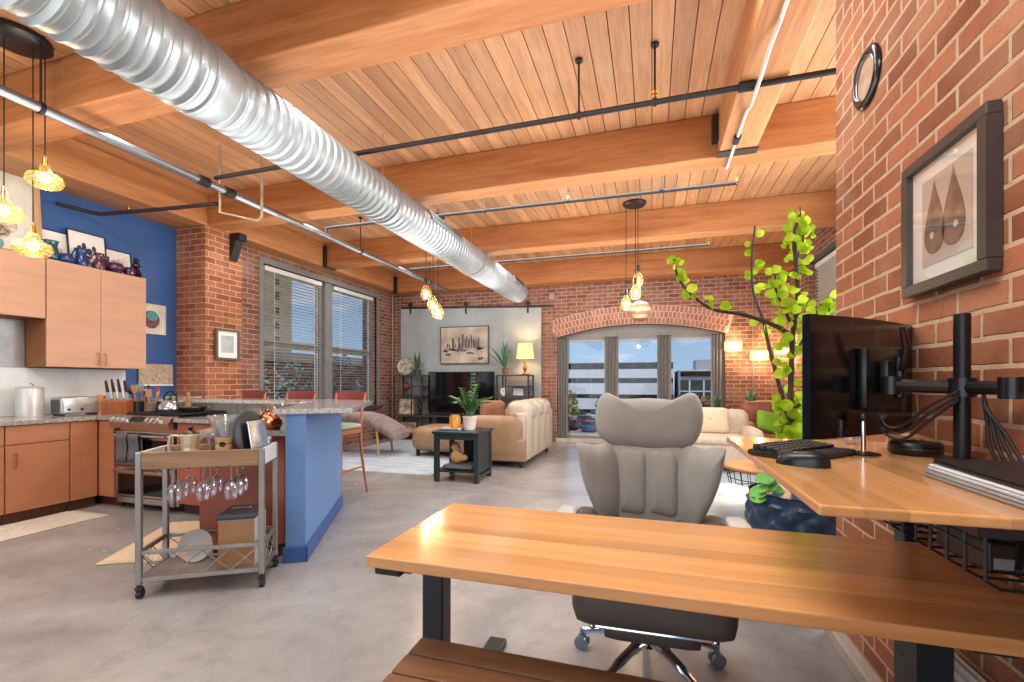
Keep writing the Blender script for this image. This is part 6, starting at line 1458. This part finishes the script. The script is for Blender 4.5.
allb = [(trunk, .022, .008), (b1, .013, .005), (b2, .014, .005), (b3, .009, .004), (b4, .010, .004), (b5, .007, .003), (b6, .008, .004)]
rr = random.Random(21); leafpts = []
for i, (p, r0, r1) in enumerate(allb):
    q = spline(p, 6); n = len(q); rs = [(r0 + (r1 - r0) * k / n) * (1 + .22 * math.sin(k * 2.3) * (k % 3 == 0)) for k in range(n)]
    MB().tube(q, rs, 9).build('trunk' if i == 0 else 'branch', BARK, t, smooth=70)
    leafpts.append(q)
m = MB()
def leaf(c, nrm, R):
    nrm = Vector(nrm).normalized(); a = nrm.orthogonal().normalized(); b = nrm.cross(a); ang = rr.uniform(0, 6.28); a, b = a * math.cos(ang) + b * math.sin(ang), b * math.cos(ang) - a * math.sin(ang)
    vs = [Vector(c)]; 
    for k in range(12):
        w = 2 * PI * k / 12; q = R * (1 - .22 * max(0, math.cos(w)) ** 6 + .05 * math.sin(5 * w)); vs.append(Vector(c) + a * q * math.cos(w) + b * q * math.sin(w) + nrm * (.18 * R * math.cos(2 * w)))
    m.add(vs, [(0, 1 + k, 1 + (k + 1) % 12) for k in range(12)])
for i, q in enumerate(leafpts):
    cnt = (150, 18, 14, 26, 20, 14, 14)[i]
    for k in range(cnt):
        s = rr.random() ** (1.35 if i == 0 else 1); lo = .18 if i == 0 else (.1 if i in (1,) else .25)
        if i == 1 and k > 8: s = .6 + .4 * s
        p = q[min(len(q) - 1, int((lo + (1 - lo) * s) * (len(q) - 1)))]
        sp_ = .10 if i == 0 else .055
        d = Vector((rr.gauss(0, 1), rr.gauss(0, 1), rr.gauss(.2, .7))).normalized() * rr.uniform(.03, sp_)
        leaf(p + d, (rr.gauss(0, .6), -1 + rr.gauss(0, .5), rr.gauss(.3, .5)), rr.uniform(.02, .036) * (1 if i else 1.05 - .35 * s))
for k in range(26):
    a = rr.uniform(0, 6.28); r = rr.uniform(.02, .13); leaf(Vector((r * math.cos(a), r * math.sin(a), rr.uniform(.78, 1.15))), (rr.gauss(0, .6), -1, rr.gauss(.3, .5)), rr.uniform(.03, .046))
lm, nt, b, o_ = new_mat('lime_leaf'); L = nt.links.new
df = N(nt, 'ShaderNodeBsdfDiffuse'); tl = N(nt, 'ShaderNodeBsdfTranslucent'); mx = N(nt, 'ShaderNodeMixShader'); mx.inputs[0].default_value = .45
tc = N(nt, 'ShaderNodeTexCoord'); nz = N(nt, 'ShaderNodeTexNoise'); nz.inputs['Scale'].default_value = 9; L(tc.outputs['Object'], nz.inputs[0])
cc = mixcol(nt, maprange(nt, nz.outputs['Fac'], .35, .65), lin((128, 170, 24)), lin((194, 216, 66))); L(cc, df.inputs[0]); L(cc, tl.inputs[0]); L(df.outputs[0], mx.inputs[1]); L(tl.outputs[0], mx.inputs[2]); L(mx.outputs[0], o_.inputs['Surface'])
m.build('leaves', lm, t, smooth=60)
m = MB(); rr = random.Random(5)
for k in range(12):
    a = 2.2 + rr.uniform(-1.0, 1.6); c = Vector((-.13 + .1 * math.cos(a), -.12 + .08 * math.sin(a), .60 + .03 * (k % 5)))
    leaf(c, (rr.gauss(-.3, .4), -.6, .8), rr.uniform(.03, .045))
m.build('ground_leaves', mat('ground_leaf', (96, 168, 70), .5, var=.15), t, smooth=60)
# ================================================================= outside the windows
G = -5.6
o = MB().box(-90, 90, 10.6, 190, G - .3, G).build('ground', mat('asphalt', (150, 148, 146), .9, var=.05, scale=.3), smooth=0); struct(o)
o = MB().box(-90, -7.5, -30, 10.6, G - .3, G).build('ground', mat('asphalt', (150, 148, 146), .9, var=.05, scale=.3), smooth=0); struct(o)
WCON = mat('pale_concrete', (226, 226, 228), .8, var=.03, scale=.5); DGL = mat('dark_glazing', (14, 17, 21), .5, var=.2, scale=2, spec=.2)
def band_building(label, x0, x1, Y, depth, bands, zt):
    t = thing('office_building', label, 'building', ((x0 + x1) / 2, Y, G)); w = (x1 - x0) / 2
    MB().box(-w, w, .6, depth, 0, zt - G).build('core', DGL, t, smooth=0)
    for a, b in bands: MB().box(-w, w, 0, .6, a - G, b - G).build('parapet', WCON, t, smooth=0)
    for k in range(int(2 * w / 3.0) + 1):
        x = -w + 3.0 * k; MB().box(x, x + .35, .25, .59, 0, zt - G).build('column', mat('building_column', (64, 68, 72), .8), t, smooth=0)
    return t
band_building('long white banded parking building across the lot, seen through two panes', -34, 4.2, 100, 30, [(5.4, 5.7), (2.1, 4.0), (-1.4, 1.0), (-4.7, -2.3)], 5.4)
t = thing('office_building', 'glass-fronted lower building at the right pane of the far window', 'building', (14.2, 92, G)); 
MB().box(-9, 9, 1, 25, 0, 9.2).build('core', WCON, t, smooth=0)
MB().box(-9.0, 1.5, .5, .99, .8, 7.2).build('glass_front', mat('green_glazing', (46, 66, 62), .12, var=.2, scale=.6), t, smooth=0)
MB().box(2.2, 9, .5, .99, 5.0, 6.6).build('window_band', DGL, t, smooth=0); MB().box(-9, 9, .5, .99, 7.9, 8.9).build('roof_band', DGL, t, smooth=0); MB().box(-6, -1, 3, 10, 9.2, 11.2).build('penthouse', mat('penthouse_grey', (170, 174, 182), .8), t, smooth=0)
for x in (-7.5, -5, -2.5, 0): MB().box(x, x + .25, .3, .49, .8, 7.2).build('mullion', WCON, t, smooth=0)
for z in (2.9, 5.0): MB().box(-9, 1.5, .3, .49, z, z + .2).build('spandrel', WCON, t, smooth=0)
def out_tree(label, x, y, h, r, c, seed, name='street_tree', nl=420, ls=1.0):
    t = thing(name, label, 'tree', (x, y, G)); rr = random.Random(seed)
    MB().tube([(0, 0, 0), (.1, 0, h * .3), (0, .1, h * .6)], [.22, .16, .1], 8).build('trunk', BARK, t)
    m = MB()
    for k in range(nl):
        d = Vector((rr.gauss(0, 1), rr.gauss(0, 1), rr.gauss(0, 1))).normalized() * rr.random() ** .4; p = Vector((d.x * r, d.y * r, h * .62 + d.z * h * .38)); s = rr.uniform(.16, .34) * r * .5 * ls
        n = Vector((rr.gauss(0, 1), rr.gauss(0, 1), rr.gauss(0, 1))).normalized(); a = n.orthogonal().normalized(); b = n.cross(a)
        m.add([p + a * s, p + b * s, p - a * s, p - b * s], [(0, 1, 2, 3)])
    m.build('foliage', mat('foliage_%d_%d_%d' % c, c, .8, var=.3, scale=.8), t, smooth=0)
p = atY(572, 400, 60); out_tree('autumn yellow-green tree at the left edge of the far window view', p.x - .6, 60, 6.0, 1.5, (150, 142, 66), 1)
p = atY(600, 400, 80); out_tree('smaller olive tree beside the left drape of the middle pane', p.x + .5, 80, 4.2, 1.4, (132, 128, 74), 2)
p = atY(707, 400, 60); out_tree('russet tree at the right edge of the far window view', p.x, 60, 5.2, 2.4, (152, 122, 78), 3)
p = atY(690, 400, 75); out_tree('dark green tree before the glass-fronted building', p.x, 75, 5.0, 2.6, (78, 98, 66), 4)
CARG = mat('car_glass', (24, 30, 38), .1); TYR = mat('tyre', (22, 22, 24), .7)
def car(label, px, py, c, rz):
    p = atZ(px, py, G); t = thing('car', label, 'car', p, rz)
    pr = [(-2.2, .3), (-2.25, .7), (-2.1, .88), (-1.4, .95), (1.3, .92), (2.1, .75), (2.25, .5), (2.2, .3)]
    m = MB(); m.slab(pr, -.85, .85); m.build('body', mat('car_%d_%d_%d' % c, c, .25, .2), t, smooth=0)
    m = MB(); m.slab([(-1.5, .94), (-.9, 1.42), (.5, 1.42), (1.2, .93)], -.72, .72); m.build('cabin', CARG, t, smooth=0)
    for x in (-1.4, 1.4):
        for y in (-.88, .68): MB().cyl((x, y, .33), (x, y + .2, .33), .33, seg=16).build('wheel', TYR, t)
for a in (('dark red car in the parking lot', 585, 424, (128, 40, 44), 1.2), ('blue car nearest the window in the parking lot', 592, 431, (52, 84, 140), 1.4), ('maroon car half behind the yellow tree in the lot', 573, 429, (96, 36, 44), 1.5), ('white car in the second parking row', 596, 419, (214, 216, 218), 1.5), ('dark grey car farthest back in the parking lot', 580, 416, (70, 74, 80), 1.5), ('silver car beside the dark red car', 577, 420, (176, 180, 184), 1.3)): car(*a)
# seen through the left windows
t = thing('brick_tower', 'tall beige masonry tower outside the left windows', 'building', (-19, 14.4, G))
BEI = mat('beige_masonry', (176, 162, 128), .85, var=.06, scale=1.5)
MB().box(-3, 3, -2.8, 2.8, 0, 34).build('walls', BEI, t, smooth=0)
for k in range(9):
    z = 6.6 + .66 * k
    for y in (1.9,): MB().box(3.0, 3.03, y - .13, y + .13, z, z + .28).build('window', mat('tower_window', (22, 24, 28), .2), t, smooth=0)
t = thing('brick_building', 'low red brick building outside the left windows', 'building', (-16, 12, G))
MB().box(.7, 3.5, -9, 12, 0, 7.6).build('walls', brick_mat('outside_brick', (112, 62, 54), (90, 48, 42), (140, 112, 100), .5, .18, .02), t, smooth=0)
for k in range(6): MB().box(3.5, 3.53, -7.5 + 3 * k, -6.0 + 3 * k, 3.4, 6.2).build('window', mat('tower_window', (22, 24, 28), .2), t, smooth=0)
MB().box(.6, 3.6, -9.1, 12.1, 7.6, 7.9).build('cornice', mat('cornice_stone', (150, 138, 128), .8), t, smooth=0)
for k, (x, y, h, r, c) in enumerate(((-8.9, 7.0, 8.0, 1.0, (66, 104, 98)), (-8.9, 9.3, 7.5, 1.0, (120, 152, 146)), (-9.4, 11.8, 8.0, 1.1, (70, 108, 112)), (-9.6, 14.4, 7.7, 1.1, (124, 148, 144)))):
    out_tree(('dark teal', 'pale teal', 'blue-green', 'grey-green')[k] + ' tree just outside the tall windows', x, y, h, r, c, 30 + k, nl=2200, ls=.34)
# ================================================================= added fill lights, no fixtures built
area_light('back_fill', (-2.6, -3.9, 1.9), (0, 1, -.25), 6.4, 3.0, 130, (.95, .98, 1))  # unseen fill added behind the camera to brighten the room
area_light('alcove_fill', (2.36, 4.25, 2.15), (-1, 0, .14), 2.4, 2.0, 170, (.95, .98, 1))  # fill added inside the alcove to light the bar side and sofa back
for k, (x, y, sx, sy, p) in enumerate(((-2.2, .6, 5.0, .9, 44), (-2.2, 2.44, 5.4, .8, 54), (-2.0, 4.66, 5.6, .8, 64), (-1.8, 6.87, 5.6, .8, 60), (-1.8, 8.4, 5.4, .8, 24))):  # added fills floating below the ceiling, aimed up to brighten timbers
    area_light('upward_fill', (x, y, 2.32), (0, 0, 1), sx, sy, p * .8, (1, .98, .96))
for y, w, p in ((2.68, .14, 75), (4.92, .2, 95), (7.14, .2, 105)):  # added fill strips concealed behind the cross beams
    area_light('beam_fill', (-2.0, y, 3.44), (0, .1, -1), 6.0, w, p, (.95, .98, 1))
area_light('desk_fill', (-.5, .75, 3.35), (.12, .1, -1), 2.4, .5, 74, (1, .97, .92))  # unseen fill added overhead to brighten the foreground desk
area_light('kitchen_fill', (-3.9, .9, 3.25), (-.25, .3, -1), 1.2, .6, 40, (1, .97, .92))  # unseen fill added over the kitchen, without a fixture
# ================================================================= camera, exposure
cam = bpy.data.cameras.new('camera'); cam.sensor_width = 36; cam.lens = FL / 1024 * 36; cam.shift_y = 41 / 1024; cam.clip_start = .02; cam.clip_end = 500
co = bpy.data.objects.new('camera', cam); COL.objects.link(co); co.location = (0, 0, EYE); co.rotation_euler = (PI / 2, 0, math.radians(17.1))
S.camera = co
S.view_settings.view_transform = 'Standard'; S.view_settings.look = 'None'; S.view_settings.exposure = 0.0; S.view_settings.gamma = 1.0
try: S.view_settings.use_curve_mapping = False
except Exception: pass
S.cycles.use_denoising = True
S.cycles.max_bounces = 10; S.cycles.diffuse_bounces = 5; S.cycles.glossy_bounces = 4; S.cycles.transparent_max_bounces = 24
S.cycles.sample_clamp_indirect = 6.0; S.cycles.caustics_reflective = False; S.cycles.caustics_refractive = False
